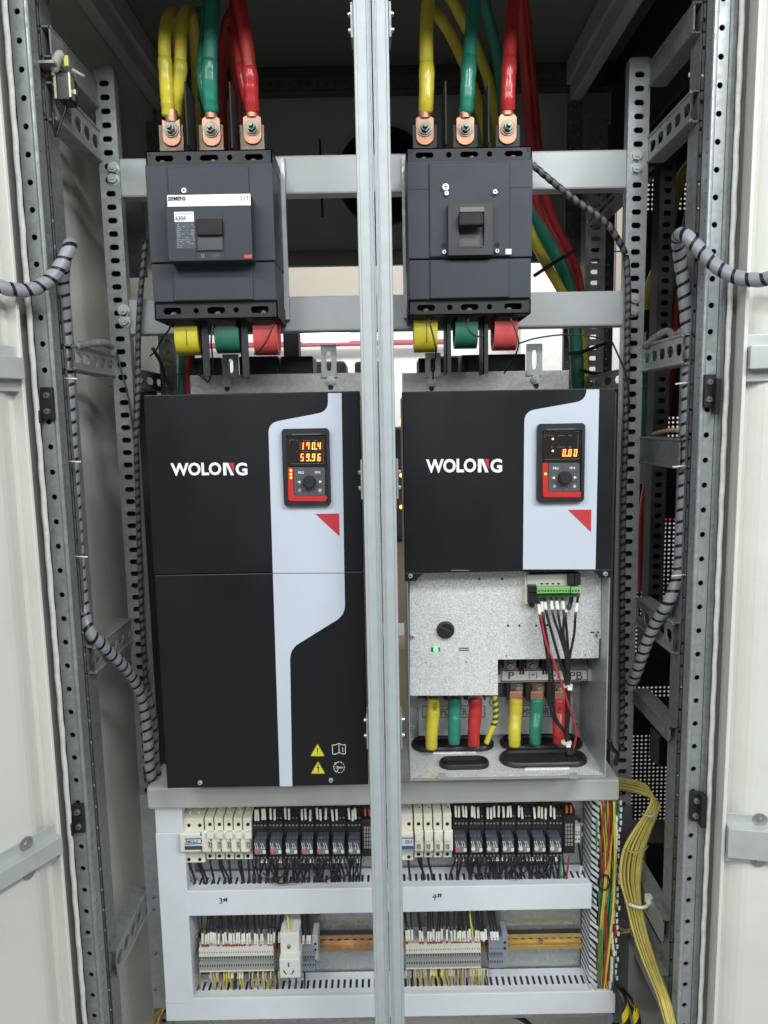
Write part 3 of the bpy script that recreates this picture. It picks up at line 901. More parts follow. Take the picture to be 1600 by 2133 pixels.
    # terminal tabs
    for px in ((358, 441, 526) if L else (885, 969, 1057)):
        c = at(px, 285, 1.04)
        MB().box(c.x - .0165, c.x + .0165, 1.037, 1.043, at(px, 318, 1.04).z, at(px, 262, 1.04).z).build('terminal_tab', tin if L else brk2, t)
    return t


brkA = breaker(0, 'dark grey breaker with silver strip, white rating label and red sticker')
brkB = breaker(1, 'dark grey breaker with plain front, black escutcheon and cream trip button')

# ================================================================== FEED CABLES
def lug(parent, px, py_bolt, py_top, Y, w=.0125):
    """flat copper cable lug with its bolt"""
    c = at(px, py_bolt, Y); zt = at(px, py_top, Y).z
    pts = []
    for i in range(13):
        a = PI + PI * i / 12; pts.append((c.x + w * math.cos(a), c.z - .010 + w * .9 * math.sin(a)))
    pts += [(c.x + w, c.z + .014), (c.x + w * .7, zt - .004), (c.x - w * .7, zt - .004), (c.x - w, c.z + .014)]
    l = MB().prism(pts, Y - .003, Y).build('cable_lug', copper, parent, bevel=.0008)
    mb = MB().cyl((c.x, Y + .002, zt - .006), (0, 0, 1), .0085, .016, 14); mb.build('lug_barrel', copper, l, smooth='auto')
    mb = MB().cyl(c + Vector((0, -.003, 0)), (0, -1, 0), .0105, .0016, 20)
    mb.cyl(c + Vector((0, -.0046, 0)), (0, -1, 0), .0085, .0018, 20)
    mb.cyl(c + Vector((0, -.0064, 0)), (0, -1, 0), .0062, .0055, 6)
    mb.cyl(c + Vector((0, -.0119, 0)), (0, -1, 0), .0036, .006, 12, .003)
    mb.build('bolt', M('lug_bolt', (.20, .19, .17), .42, .6, .15, 90), l)
    return l


def cable(name, label, spec, r, mat, shrink=None, lugpx=None, group=None, k=8, cat='cable'):
    P = path(spec, k)
    t = thing(name, label, cat, P[0], group)
    MB().tube(P, r, 12, wob=.012).build('insulation', mat, t, smooth=True)
    if shrink:
        n = max(3, int(len(P) * shrink)); Q = P[:n]
        rs = [r * (1.10 + .018 * math.sin(i * 1.1 + r * 9e3) + random.uniform(-.03, .03) + (.06 if n - 4 <= i < n - 2 else 0)) for i in range(n)]
        rs[-1] = r * 1.04; rs[0] = r * .95
        MB().tube(Q, rs, 12).build('heat_shrink', M(mat.name + '_shrink', tuple(mat.node_tree.nodes['Vector Math'].inputs[0].default_value), .24, 0, .1, 40, .9, 55), t, smooth=True)
    if lugpx: lug(t, *lugpx)
    return t


G = 'thick phase cables entering the breakers from above'
Yc = 1.04
cable('power_cable', 'outer yellow cable looping up from the left breaker and over backwards', [(352, 244, Yc), (349, 210, 1.035), (345, 150, 1.03), (343, 90, 1.03), (348, 45, 1.045), (360, 26, 1.075), (368, 40, 1.13), (371, 100, 1.2), (374, 180, 1.25), (376, 320, 1.28)], 0.00843, yel, .30, (358, 272, 246, 1.037), G)
cable('power_cable', 'inner yellow cable looping up from the left breaker beside the black barrier', [(366, 244, 1.05), (368, 205, 1.045), (375, 150, 1.04), (377, 90, 1.04), (381, 45, 1.05), (392, 22, 1.08), (402, 45, 1.13), (407, 110, 1.2), (411, 200, 1.25), (415, 320, 1.28)], 0.00843, yel, .28, None, G)
cable('power_cable', 'front green cable rising from the left breaker', [(441, 236, Yc), (438, 205, 1.035), (437, 150, 1.03), (440, 80, 1.03), (444, 0, 1.04), (446, -60, 1.06)], 0.00963, grn, .5, (441, 272, 238, 1.037), G)
cable('power_cable', 'second green cable joining the front green one above the left breaker', [(436, 225, 1.05), (424, 170, 1.045), (424, 120, 1.05), (430, 50, 1.07), (434, -60, 1.09)], 0.00817, grn, .45, None, G)
cable('power_cable', 'shaded green cable dropping behind the left breaker', [(418, 20, 1.16), (417, 90, 1.2), (416, 200, 1.25), (418, 330, 1.3)], 0.00817, grn, None, None, G)
cable('power_cable', 'front red cable rising from the left breaker', [(526, 236, Yc), (524, 205, 1.035), (521, 150, 1.03), (511, 70, 1.03), (496, -10, 1.04), (488, -60, 1.06)], 0.00929, red, .45, (526, 268, 236, 1.037), G)
cable('power_cable', 'second red cable slanting into the left breaker lug', [(522, 230, 1.05), (510, 170, 1.045), (497, 100, 1.05), (491, 40, 1.06), (489, -60, 1.08)], 0.00817, red, .4, None, G)
cable('power_cable', 'shaded red cable bending down behind the left breaker barrier', [(500, 28, 1.14), (480, 30, 1.17), (466, 90, 1.2), (462, 180, 1.24), (466, 330, 1.3)], 0.00843, red, None, None, G)
cable('power_cable', 'dark red cable right of the black barrier behind the left breaker', [(486, 60, 1.12), (490, 130, 1.16), (495, 220, 1.22), (488, 330, 1.3)], 0.00843, red, None, None, G)
cable('power_cable', 'straight front yellow cable rising from the right breaker', [(887, 236, Yc), (888, 205, 1.035), (889, 160, 1.035), (888, 80, 1.04), (892, 0, 1.05), (896, -60, 1.06)], 0.00946, yel, .5, (885, 270, 238, 1.037), G)
cable('power_cable', 'shaded yellow cable arching behind the front yellow one, nearer the post', [(896, 20, 1.12), (915, 35, 1.15), (945, 85, 1.18), (978, 160, 1.22), (1003, 240, 1.26), (1022, 330, 1.3)], 0.00843, yel, None, None, G)
cable('power_cable', 'shaded yellow cable arching behind the front green cable', [(930, -20, 1.12), (955, 25, 1.15), (990, 95, 1.18), (1018, 170, 1.22), (1034, 250, 1.26), (1044, 330, 1.3)], 0.00843, yel, None, None, G)
cable('power_cable', 'straight front green cable rising from the right breaker', [(971, 238, Yc), (973, 205, 1.035), (976, 150, 1.035), (982, 70, 1.045), (989, 0, 1.05), (994, -60, 1.06)], 0.00946, grn, .5, (969, 270, 238, 1.037), G)
cable('power_cable', 'shaded green cable behind the front green one above the right breaker', [(1000, -40, 1.12), (1012, 20, 1.15), (1030, 90, 1.18), (1042, 170, 1.22), (1048, 330, 1.3)], 0.00929, grn, None, None, G)
cable('power_cable', 'straight front red cable rising from the right breaker', [(1058, 232, Yc), (1058, 205, 1.035), (1060, 150, 1.035), (1064, 70, 1.045), (1071, 0, 1.05), (1075, -60, 1.06)], 0.00912, red, .5, (1057, 268, 232, 1.037), G)
cable('power_cable', 'dark red cable falling behind the right breaker, inner of two', [(1078, -30, 1.1), (1086, 50, 1.14), (1093, 130, 1.18), (1100, 220, 1.22), (1108, 330, 1.28), (1118, 430, 1.32), (1150, 500, 1.35), (1185, 560, 1.37), (1200, 640, 1.38)], 0.00843, red, None, None, G)
cable('power_cable', 'dark red cable falling behind the right breaker, outer of two', [(1086, -30, 1.12), (1097, 50, 1.16), (1104, 130, 1.2), (1112, 220, 1.24), (1122, 330, 1.3), (1140, 430, 1.34), (1172, 500, 1.37), (1200, 560, 1.39), (1214, 640, 1.4)], 0.00843, red, None, None, G)
G2 = 'cables running down behind the right breaker'
cable('power_cable', 'bright green cable curving down right of the right breaker', [(1085, 380, 1.31), (1112, 450, 1.33), (1150, 520, 1.35), (1180, 580, 1.36), (1194, 650, 1.37), (1200, 730, 1.37), (1204, 830, 1.37)], .0125, grn, None, None, G2)
cable('power_cable', 'bright yellow cable curving down right of the right breaker', [(1088, 440, 1.30), (1112, 500, 1.31), (1140, 555, 1.33), (1172, 610, 1.35), (1205, 680, 1.39), (1216, 740, 1.4), (1220, 830, 1.4)], .0085, yel, None, None, G2)
cable('power_cable', 'green cable seen left of the left drive bracket', [(382, 640, 1.26), (382, 720, 1.26), (380, 840, 1.26)], .0075, grn, None, None, G2)
cable('power_cable', 'red cable seen left of the left drive bracket', [(394, 640, 1.24), (396, 720, 1.24), (394, 840, 1.24)], .0085, red, None, None, G2)
cable('power_cable', 'yellow cable showing through the slots of the left rear upright', [(352, 640, 1.36), (356, 730, 1.36), (356, 840, 1.36)], .0085, yel, None, None, G2)
cable('power_cable', 'yellow cable bending down in the neighbouring bay', [(1440, 340, 1.5), (1415, 380, 1.5), (1398, 440, 1.5), (1385, 520, 1.5), (1362, 580, 1.5), (1340, 640, 1.5)], .0125, yel, None, None, G2)
cable('power_cable', 'green cable hanging in the neighbouring bay by the pierced door', [(1440, 440, 1.6), (1420, 520, 1.62), (1380, 680, 1.62), (1346, 780, 1.6), (1340, 920, 1.6)], .013, grn, None, None, G2)
cable('power_cable', 'dark red cable in the neighbouring bay behind the right upright', [(1420, 500, 1.62), (1410, 640, 1.62), (1375, 900, 1.6), (1345, 1060, 1.6), (1340, 1230, 1.6)], .014, red, None, None, G2)
for (pts, lab) in (([(1112, 575, 1.30), (1150, 550, 1.30), (1200, 520, 1.335)], 'black cable tie round the coloured cables right of the right breaker'),
                   ([(1185, 737, 1.34), (1215, 732, 1.35), (1262, 715, 1.40)], 'upper black strap round the cables above the right drive'),
                   ([(1210, 772, 1.34), (1240, 778, 1.37), (1275, 780, 1.42)], 'lower black strap round the cables above the right drive')):
    tag(MB().tube(path(pts), .0032, 8).build('cable_tie', blackm, smooth=True), lab, 'cable tie')

# ================================================================== FLEXIBLE BUSBARS under the breakers
for (px0, px1, pa, pt, pb, mat, lab) in ((363, 411, 660, 680, 738, yel, 'yellow flexible busbar loop under the left breaker'),
                                         (446, 497, 660, 683, 734, grn, 'green flexible busbar loop under the left breaker'),
                                         (527, 577, 658, 677, 738, red, 'red flexible busbar loop under the left breaker'),
                                         (863, 912, 650, 668, 732, yel, 'yellow flexible busbar loop under the right breaker'),
                                         (949, 996, 650, 668, 724, grn, 'green flexible busbar loop under the right breaker'),
                                         (1031, 1079, 650, 668, 728, red, 'red flexible busbar loop under the right breaker')):
    Yq = 1.025
    x0, x1 = at(px0, 700, Yq).x, at(px1, 700, Yq).x
    zt, zm, zb = at(px0, pa, Yq).z, at(px0, pt, Yq).z, at(px0, pb, Yq).z
    t = thing('flexible_busbar', lab, 'busbar', ((x0 + x1) / 2, Yq, zb))
    R = .021; cy = Yq + R
    arc = [(cy - R * math.cos(a), zb + R - R * math.sin(a)) for a in [PI * i / 14 for i in range(15)]]
    outer = [(Yq, zm)] + arc + [(Yq + 2 * R, zb + R + .03)]
    r2 = R - .006
    inner = [(cy + r2, zb + R + .03)] + [(cy + r2 * math.cos(a), zb + R - r2 * math.sin(a)) for a in [PI * i / 14 for i in range(15)]] + [(Yq + .006, zm)]
    mb = MB(); nO = len(outer)
    poly = outer + inner; n = len(poly)
    vs = [(x0, y, z) for y, z in poly] + [(x1, y, z) for y, z in poly]
    fs = [(i, (i + 1) % n, (i + 1) % n + n, i + n) for i in range(n)]
    for i in range(nO - 1):
        fs.append((i + 1, i, n - 1 - i, n - 2 - i)); fs.append((i + n, i + 1 + n, 2 * n - 2 - i, 2 * n - 1 - i))
    mb.add(vs, fs)
    mb.build('insulation', M(mat.name + '_flat', {yel: (.60, .51, .035), grn: (.022, .15, .10), red: (.55, .07, .065)}[mat], .45, 0, .1, 60, .15, 60), t, smooth='auto')
    mb = MB().box(x0 + .003, x1 - .003, Yq + .001, Yq + .005, zm, zt + .01); mb.build('bare_end', tin, t)
    xm = (x0 + x1) / 2 + .001
    mb = MB().box(xm - .0006, xm + .0006, Yq - .0003, Yq, zb + .012, zm - .004)
    if mat is yel: mb.build('print_line', M('print_dark', (.12, .10, .03)), t)

# thin loose wires round the breakers and drives
for (pts, lab, m, r) in (([(890, 655, 1.015), (900, 690, 1.01), (908, 730, 1.01), (904, 760, 1.03), (902, 790, 1.05)], 'thin black wire hanging before the yellow busbar of the right breaker', blackw, .0012),
                         ([(975, 660, 1.015), (976, 685, 1.01), (992, 700, 1.01), (1012, 698, 1.01)], 'thin black wire crossing the green busbar of the right breaker', blackw, .0012),
                         ([(1060, 655, 1.015), (1075, 690, 1.01), (1080, 720, 1.01), (1066, 755, 1.03), (1050, 778, 1.05)], 'thin dark wire crossing the red busbar of the right breaker', blackw, .0012),
                         ([(1082, 715, 1.02), (1120, 704, 1.04), (1180, 697, 1.06), (1240, 702, 1.07), (1275, 712, 1.08)], 'thin grey wire running right from the red busbar', rubber, .0012),
                         ([(1275, 712, 1.075), (1290, 745, 1.07), (1304, 780, 1.07), (1310, 830, 1.07), (1312, 860, 1.075)], 'thin black wire down the face of the right upright', blackw, .0014),
                         ([(570, 672, 1.015), (560, 700, 1.01), (545, 725, 1.01), (530, 738, 1.02)], 'thin black wire crossing the red busbar of the left breaker', blackw, .0012),
                         ([(444, 675, 1.015), (440, 710, 1.01), (443, 760, 1.03), (434, 795, 1.05), (422, 780, 1.06)], 'thin blue black wire looping below the left breaker', blackw, .0013),
                         ([(360, 668, 1.03), (350, 690, 1.05), (338, 705, 1.07), (325, 730, 1.08), (312, 742, 1.08)], 'thin dark wire from the left breaker to the left upright', blackw, .0013),
                         ([(318, 725, 1.085), (335, 755, 1.10), (345, 790, 1.12), (360, 815, 1.13)], 'dark wire bundle between left upright and left drive', blackw, .003),
                         ([(243, 735, 1.085), (255, 780, 1.083), (268, 830, 1.083), (278, 900, 1.083), (285, 1000, 1.083)], 'thin black wire down the face of the left upright', blackw, .0013),
                         ([(345, 785, 1.12), (380, 778, 1.12), (400, 770, 1.10), (425, 790, 1.06)], 'thin black wire crossing before the red and green cables', blackw, .0013)):
    tag(MB().tube(path(pts), r, 7).build('loose_wire', m, smooth=True), lab, 'wire')

# rear fan and black devices behind the drives
f = thing('cooling_fan', 'round black fan in the upper back panel, half hidden by the centre post', 'fan', (fc.x, YB, fc.z - fr_))
mb = MB()
n = 40
for (ra, rb, y0, y1) in ((fr_ * .97, fr_ * .86, YB - .012, YB + .03),):
    vs = []; fs = []
    for i in range(n):
        a = 2 * PI * i / n
        for (r, y) in ((ra, y0), (rb, y0), (rb, y1), (ra, y1)): vs.append((fc.x + r * math.cos(a), y, fc.z + r * math.sin(a)))
    for i in range(n):
        j = (i + 1) % n
        for q in range(4): fs.append((i * 4 + q, j * 4 + q, j * 4 + (q + 1) % 4, i * 4 + (q + 1) % 4))
    mb.add(vs, fs)
mb.build('fan_ring', blackm, f)
mb = MB()
for i in range(7):
    a = 2 * PI * i / 7
    ca, sa = math.cos(a), math.sin(a)
    q = []
    for (r, da) in ((.03, -.25), (fr_ * .84, -.32), (fr_ * .84, .30), (.03, .25)):
        q.append((fc.x + r * math.cos(a + da), YB + .012 + (.01 if da > 0 else 0), fc.z + r * math.sin(a + da)))
    mb.add(q + [(x, y + .002, z) for x, y, z in q], [(0, 1, 2, 3), (7, 6, 5, 4), (0, 4, 5, 1), (1, 5, 6, 2), (2, 6, 7, 3), (3, 7, 4, 0)])
mb.build('fan_blade', blackm, f)
MB().cyl((fc.x, YB + .03, fc.z), (0, -1, 0), .034, .03, 20).build('fan_hub', blackm, f)
mb = MB(); gy = YB + .034; sd = fr_ * 1.05; zs_ = at(830, 412, gy).z
for (a, b) in ((-sd, zs_ - .013 - fc.z), (zs_ + .013 - fc.z, sd)):
    mb.holed((fc.x - sd, gy, fc.z), (1, 0, 0), (0, 0, 1), (0, .002, 0), [(0, 2 * sd, a, b, 0, 0)])
nc = 24; cw = 2 * sd / nc
mb.holed((fc.x - sd, gy, zs_ - .013), (1, 0, 0), (0, 0, 1), (0, .002, 0), [(i * cw, i * cw + cw, 0, .026, *((.0026, .011) if 13 <= i <= 17 else (0, 0))) for i in range(nc)], n=12)
mb.build('fan_guard', blackm, f)
for (X0, Y0, X1, Y1, lab) in ((398, 745, 462, 790, 'black fan box behind the left drive bracket, leftmost'), (498, 742, 580, 786, 'black fan box behind the left drive bracket, below the red busbar'),
                              (585, 742, 652, 784, 'black fan box behind the left drive bracket, nearest the slotted foot'), (872, 745, 955, 782, 'black fan box behind the right drive bracket, below the yellow busbar'),
                              (962, 738, 1095, 784, 'long black fan box behind the right drive bracket, below the red busbar')):
    t = thing('fan_box', lab, 'fan', at(X0, Y1, 1.22), 'fan boxes on top of the drives')
    MB().pbox(X0, Y0, X1, Y1, 1.2, 1.27).build('housing', M('fan_black', (.016, .016, .018), .45), t, bevel=.002)
    mb = MB()
    for i in range(3): mb.pbox(X0 + 6 + i * 3, Y0 + 6, X0 + 7 + i * 3, Y1 - 6, 1.1985, 1.2)
    mb.build('vent_slit', blackm, t)

# ================================================================== DRIVES
YD = .95


def seven(mb, ch, x0, z0, w, h, Y):
    seg = {'0': 'abcdef', '1': 'bc', '2': 'abged', '3': 'abgcd', '4': 'fgbc', '5': 'afgcd', '6': 'afgedc', '7': 'abcf', '8': 'abcdefg', '9': 'abcdfg'}[ch]
    t = w * .21; sl = h * .10
    R = {'a': (0, w, h - t, h), 'd': (0, w, 0, t), 'g': (0, w, h / 2 - t / 2, h / 2 + t / 2), 'f': (0, t, h / 2, h), 'e': (0, t, 0, h / 2), 'b': (w - t, w, h / 2, h), 'c': (w - t, w, 0, h / 2)}
    for s in seg:
        a, b, c, d = R[s]
        g = t * .12
        if s in 'adg': a += g; b -= g
        else: c += g; d -= g
        q = [(x0 + X + sl * (Zz / h), z0 + Zz) for X, Zz in ((a, c), (b, c), (b, d), (a, d))]
        mb.prism(q, Y - .0006, Y)


def keypad(parent, px0, py0, px1, py1, rows, leds, orange, Y):
    """operator panel: frame, recessed screen with seven segment digits, red L trim, grey buttons and knob"""
    W_, H_ = px1 - px0, py1 - py0
    u = lambda a: px0 + W_ * (a - 330) / 720.; v = lambda b: py0 + H_ * (b - 235) / 1185.
    U = lambda a0, b0, a1, b1: (u(a0), v(b0), u(a1), v(b1))
    kp = MB()
    o = rect(px0, py0, px1, py1, Y - .007); i = rect(*U(398, 340, 1003, 1350), Y - .007)
    r = .005
    out = []
    for (cx, cz, a0) in ((o[1] - r, o[3] - r, 0), (o[0] + r, o[3] - r, 90), (o[0] + r, o[2] + r, 180), (o[1] - r, o[2] + r, 270)):
        out += [(cx + r * math.cos(math.radians(a0 + 15 * q)), cz + r * math.sin(math.radians(a0 + 15 * q))) for q in range(7)]
    # frame as ring of four bars plus rounded back plate
    kp.prism(out, Y - .0045, Y)
    n = len(out); cor = [(i[1], i[3]), (i[0], i[3]), (i[0], i[2]), (i[1], i[2])]
    vs = [(x, Y - .0075, z) for x, z in out] + [(x, Y - .0045, z) for x, z in out]
    vs += [(x, Y - .0075, z) for x, z in cor] + [(x, Y - .0045, z) for x, z in cor]
    fs = [(k, k + n, (k + 1) % n + n, (k + 1) % n) for k in range(n)]
    for c in range(4):
        for q in range(6): fs.append((c * 7 + q, c * 7 + q + 1, 2 * n + c))
        fs.append((c * 7 + 6, (c * 7 + 7) % n, 2 * n + (c + 1) % 4, 2 * n + c))
        fs.append((2 * n + c, 2 * n + (c + 1) % 4, 2 * n + 4 + (c + 1) % 4, 2 * n + 4 + c))
    kp.add(vs, fs)
    k = kp.build('keypad', M('keypad_frame', (.016, .016, .018), .45, 0, .1, 60), parent)
    Yk = Y - .0046
    MB().pbox(*U(415, 352, 985, 815), Yk - .0012, Yk).build('screen', screenm, k, bevel=.0006)
    MB().pbox(*U(470, 312, 910, 335), Y - .0082, Y - .0075).build('latch', greyk, k)
    Ys = Yk - .0013
    mb = MB()
    for (a, b, c, d) in ((430, 408, 520, 413), (430, 408, 435, 460), (945, 408, 950, 770), (440, 770, 950, 775)):
        mb.pbox(*U(a, b, c, d), Ys - .0002, Ys)
    for y in (418, 590):
        for (a, b) in ((540, 560), (640, 660), (672, 690), (700, 718), (730, 745), (805, 820), (824, 850)): mb.pbox(*U(a, y - 5, b, y + 6), Ys - .0002, Ys)
    mb.build('screen_print', M('screen_print', (.14, .14, .14)), k)
    for (txt, b0, b1, xr) in rows:
        mb = MB(); x = xr
        for ch in reversed(txt):
            if ch == '.': continue
            a0 = x - 56
            q = rect(*U(a0, b0, x, b1), Ys)
            seven(mb, ch, q[0], q[2], (q[1] - q[0]) * .74, q[3] - q[2], Ys)
            x -= 86
        # decimal point
        nd = len(txt) - 1 - txt.index('.') if '.' in txt else None
        if nd is not None:
            xd = xr - 86 * nd + 12
            q = rect(*U(xd - 9, b1 - 16, xd + 9, b1 + 2), Ys); mb.box(q[0], q[1], Ys - .0006, Ys, q[2], q[3])
        mb.build('digits', ledr, k)
        nchar = len(txt.replace('.', ''))
        MB().pbox(*U(xr - 86 * nchar + 14, b0 - 8, xr + 14, b1 + 10), Ys - .0002, Ys).build('digit_halo', ledglow, k)  # dim red patch painting the glow round the lit digits
    for (a, b) in orange: MB().cyl(at(u(a), v(b), Ys), (0, -1, 0), .0012, .0006, 10).build('status_lamp', ledo, k)
    # red L trim
    MB().pprism([(u(408), v(830)), (u(490), v(830)), (u(495), v(1230)), (u(520), v(1262)), (u(1005), v(1262)), (u(1005), v(1315)), (u(980), v(1345)), (u(440), v(1345)), (u(412), v(1318))], Yk - .0022, Yk).build('red_trim', redk, k)
    MB().pprism([(u(500), v(830)), (u(945), v(830)), (u(970), v(850)), (u(975), v(1255)), (u(530), v(1258)), (u(503), v(1225))], Yk - .0018, Yk).build('button_panel', greyk, k)
    Yb = Yk - .0019
    mb = MB().pbox(*U(716, 832, 720, 1255), Yb - .0001, Yb).pbox(*U(500, 966, 975, 970), Yb - .0001, Yb).pbox(*U(500, 1110, 975, 1114), Yb - .0001, Yb)
    mb.build('button_gap', M('gap_dark', (.035, .036, .04)), k)
    text('PRG', u(568), v(890), u(650), v(928), Yb, white, k, bold=.02)
    text('MF.K', u(820), v(888), u(908), v(924), Yb, white, k, bold=.02)
    mb = MB().pprism([(u(548), v(1052)), (u(598), v(1030)), (u(598), v(1076))], Yb - .0003, Yb)
    mb.pprism([(u(930), v(1048)), (u(886), v(1026)), (u(886), v(1072))], Yb - .0003, Yb)
    mb.build('arrow_mark', white, k)
    mb = MB()
    cx, cz, s = u(592), v(1180), 1.0
    for q in range(4):
        a0 = PI / 2 * q; rO, rI = W_ * .036, W_ * .026
        f_ = lambda rr, a: (cx + rr * math.cos(a), cz + rr * math.sin(a))
        mb.pprism([f_(rO, a0), f_(rO, a0 + PI / 2), f_(rI, a0 + PI / 2), f_(rI, a0)], Yb - .0003, Yb)
    mb.pbox(cx - .35, cz - 1, cx + .35, cz + 1, Yb - .0003, Yb)
    cx = u(897); 
    for q in range(10):
        a0, a1 = 2 * PI * q / 10, 2 * PI * (q + 1) / 10; rO, rI = W_ * .032, W_ * .021
        f_ = lambda rr, a: (cx + rr * math.cos(a), cz + rr * math.sin(a))
        mb.pprism([f_(rO, a0), f_(rO, a1), f_(rI, a1), f_(rI, a0)], Yb - .0003, Yb)
    mb.pbox(cx - .9, cz - .9, cx + .9, cz + .9, Yb - .0003, Yb)
    mb.build('run_stop_mark', white, k)
    c = at(u(738), v(1052), Yb)
    mb = MB(); rk = W_ * .135 * Y / FPX; pts = [(c.x + rk * (1 + .04 * math.cos(12 * a)) * math.cos(a), c.z + rk * (1 + .04 * math.cos(12 * a)) * math.sin(a)) for a in [2 * PI * q / 72 for q in range(72)]]
    mb.prism(pts, Yb - .009, Yb); mb.cyl(c + Vector((0, -.009, 0)), (0, -1, 0), rk * .92, .0012, 32, rk * .8)
    kn = mb.build('knob', blackm, k, bevel=.0003)
    for (a, b, m) in leds: MB().cyl(at(u(a), v(b), Yk - .0022), (0, -1, 0), .0014, .0007, 10).build('status_lamp', m, k)


def wolong(parent, px0, py0, px1, py1, Y):
    """the maker's word: white capitals, the N with a red triangular corner"""
    w = px1 - px0
    f = lambda t: px0 + w * t
    t = .0005
    text('WOLO', f(0), py0, f(.66), py1, Y, white, parent, bold=.035, th=t)
    text('G', f(.845), py0, f(1), py1, Y, white, parent, bold=.035, th=t)
    h = py1 - py0
    mb = MB()
    a, b = f(.682), f(.825)
    st = h * .25
    mb.pbox(a, py0 + h * .02, a + st, py1 - h * .02, Y - t, Y)
    mb.pprism([(a + st * .6, py0 + h * .02), (a + st * 1.5, py0 + h * .02), (b, py1 - h * .02), (b - st * 1.0, py1 - h * .02)], Y - t - .0001, Y)
    mb.build('lettering', white, parent)
    MB().pprism([(a + st * 1.75, py0 + h * .02), (b, py0 + h * .02), (b, py1 - h * .22)], Y - t, Y).build('logo_corner', redp, parent)


def curve_pts(P, rad, n=6):
    """round the corners of a pixel outline; P: (x,y,r)"""
    out = []; m = len(P)
    for i in range(m):
        x, y, r = P[i]
        if not r: out.append((x, y)); continue
        p = Vector((x, y)); a = Vector(P[i - 1][:2]) - p; b = Vector(P[(i + 1) % m][:2]) - p
        A = p + a.normalized() * r; B = p + b.normalized() * r
        for q in range(n + 1):
            s = q / n; out.append(tuple(A * (1 - s) ** 2 + p * 2 * s * (1 - s) + B * s * s))
    return out


def vents(mb, X, y0, y1, zt, zb, n):
    for i in range(n):
        z = zt - (zt - zb) * (i + .5) / n
        mb.box(X - .0006, X + .0006, y0, y1, z - .0016, z + .0016)


# ---- left drive
X0, X1 = at(322.5, 1230, YD).x, at(758.5, 1230, YD).x
ZT_, ZM, ZB_ = at(530, 818.5, YD).z, at(535, 1193.5, YD).z, at(555, 1639, YD).z
dA = thing('motor_drive', 'tall closed black drive showing 170.4 and 59.96 in red digits', 'motor drive', ((X0 + X1) / 2, 1.0, ZB_))
mb = MB().box(X0, X1, YD, YD + .03, ZM + .0004, ZT_)
mb.box(X0 + .003, X1 - .003, YD + .02, 1.13, ZM, ZT_ - .004)
mb.build('upper_cover', driveb, dA, bevel=.0015)
lc = MB().box(X0 + .0006, X1 - .0003, YD + .0003, YD + .03, ZB_, ZM - .0004).box(X0 + .003, X1 - .003, YD + .02, 1.13, ZB_ + .004, ZM).build('lower_cover', driveb, dA, bevel=.0015)
Ys_ = YD - .0004
S_UP = curve_pts([(683, 819.3, 0), (711, 819, 0), (716.8, 1192.6, 0), (568.5, 1192.9, 0), (558.5, 884, 22), (665, 862, 20)], 0)
S_UP = curve_pts([(711.5, 818.8, 0), (717.5, 1193, 0), (568.5, 1193.5, 0), (558.8, 881, 22), (684, 857, 22), (683, 818.8, 0)], 0)
MB().pprism(S_UP, Ys_, YD).build('grey_stripe', stripem, dA)
S_LO = curve_pts([(717.5, 1194.5, 0), (719, 1281, 22), (604, 1352, 22), (609, 1638, 0), (583, 1638, 0), (568.5, 1195, 0)], 0)
MB().pprism(S_LO, Ys_ + .0003, YD + .0003).build('grey_stripe', stripem, dA)
keypad(dA, 589, 892.5, 687.5, 1054, [('170.4', 450, 555, 915), ('59.96', 622, 730, 915)], [(455, 875, ledy), (455, 932, ledy), (457, 988, ledy)], [], Ys_)
wolong(dA, 356, 963.5, 515.5, 990.5, YD)
MB().pprism([(657, 1070.5), (706.5, 1069.5), (707.5, 1117.5)], Ys_ - .0003, Ys_).build('red_triangle', redp, dA)
for (cx, cy) in ((661.5, 1564), (662.5, 1600.5)):
    Yw = YD
    def tri(s, dy=0): return curve_pts([(cx, cy - 15.5 * s + dy, 3 * s), (cx + 15.5 * s, cy + 11.5 * s + dy, 3 * s), (cx - 15.5 * s, cy + 11.5 * s + dy, 3 * s)], 0, 4)
    mb = MB().pprism(tri(1), Yw - .0003, Yw + .0003); w_ = mb.build('warning_sign', M('warning_edge', (.30, .27, .03)), dA)
    MB().pprism(tri(.86, .3), Yw - .0005, Yw - .0002).build('yellow_field', warny, w_)
    mb = MB()
    if cy < 1580:
        mb.pprism([(cx - 1.4, cy - 6), (cx + 1.4, cy - 6), (cx + .7, cy + 3), (cx - .7, cy + 3)], Yw - .0007, Yw - .0004); mb.pbox(cx - .9, cy + 4.5, cx + .9, cy + 6.6, Yw - .0007, Yw - .0004)
    else:
        mb.pprism([(cx + .2, cy - 9), (cx + 1.6, cy - 9), (cx - .3, cy - 2.5), (cx + 3, cy - 3), (cx + 1.2, cy + 5), (cx + 2.2, cy + 5), (cx + .3, cy + 9), (cx - .6, cy + 5), (cx + .2, cy + 5), (cx + .6, cy - .6), (cx - 2.6, cy)], Yw - .0007, Yw - .0004)
    mb.build('warning_symbol', blackm, w_)


def stroke(mb, pts, wpx, Y):
    for (a, b), (c, d) in zip(pts, pts[1:]):
        v = Vector((c - a, d - b)); n_ = Vector((-v.y, v.x)).normalized() * wpx / 2; e = v.normalized() * wpx * .35
        mb.pprism([(a + n_.x - e.x, b + n_.y - e.y), (c + n_.x + e.x, d + n_.y + e.y), (c - n_.x + e.x, d - n_.y + e.y), (a - n_.x - e.x, b - n_.y - e.y)], Y - .0004, Y)


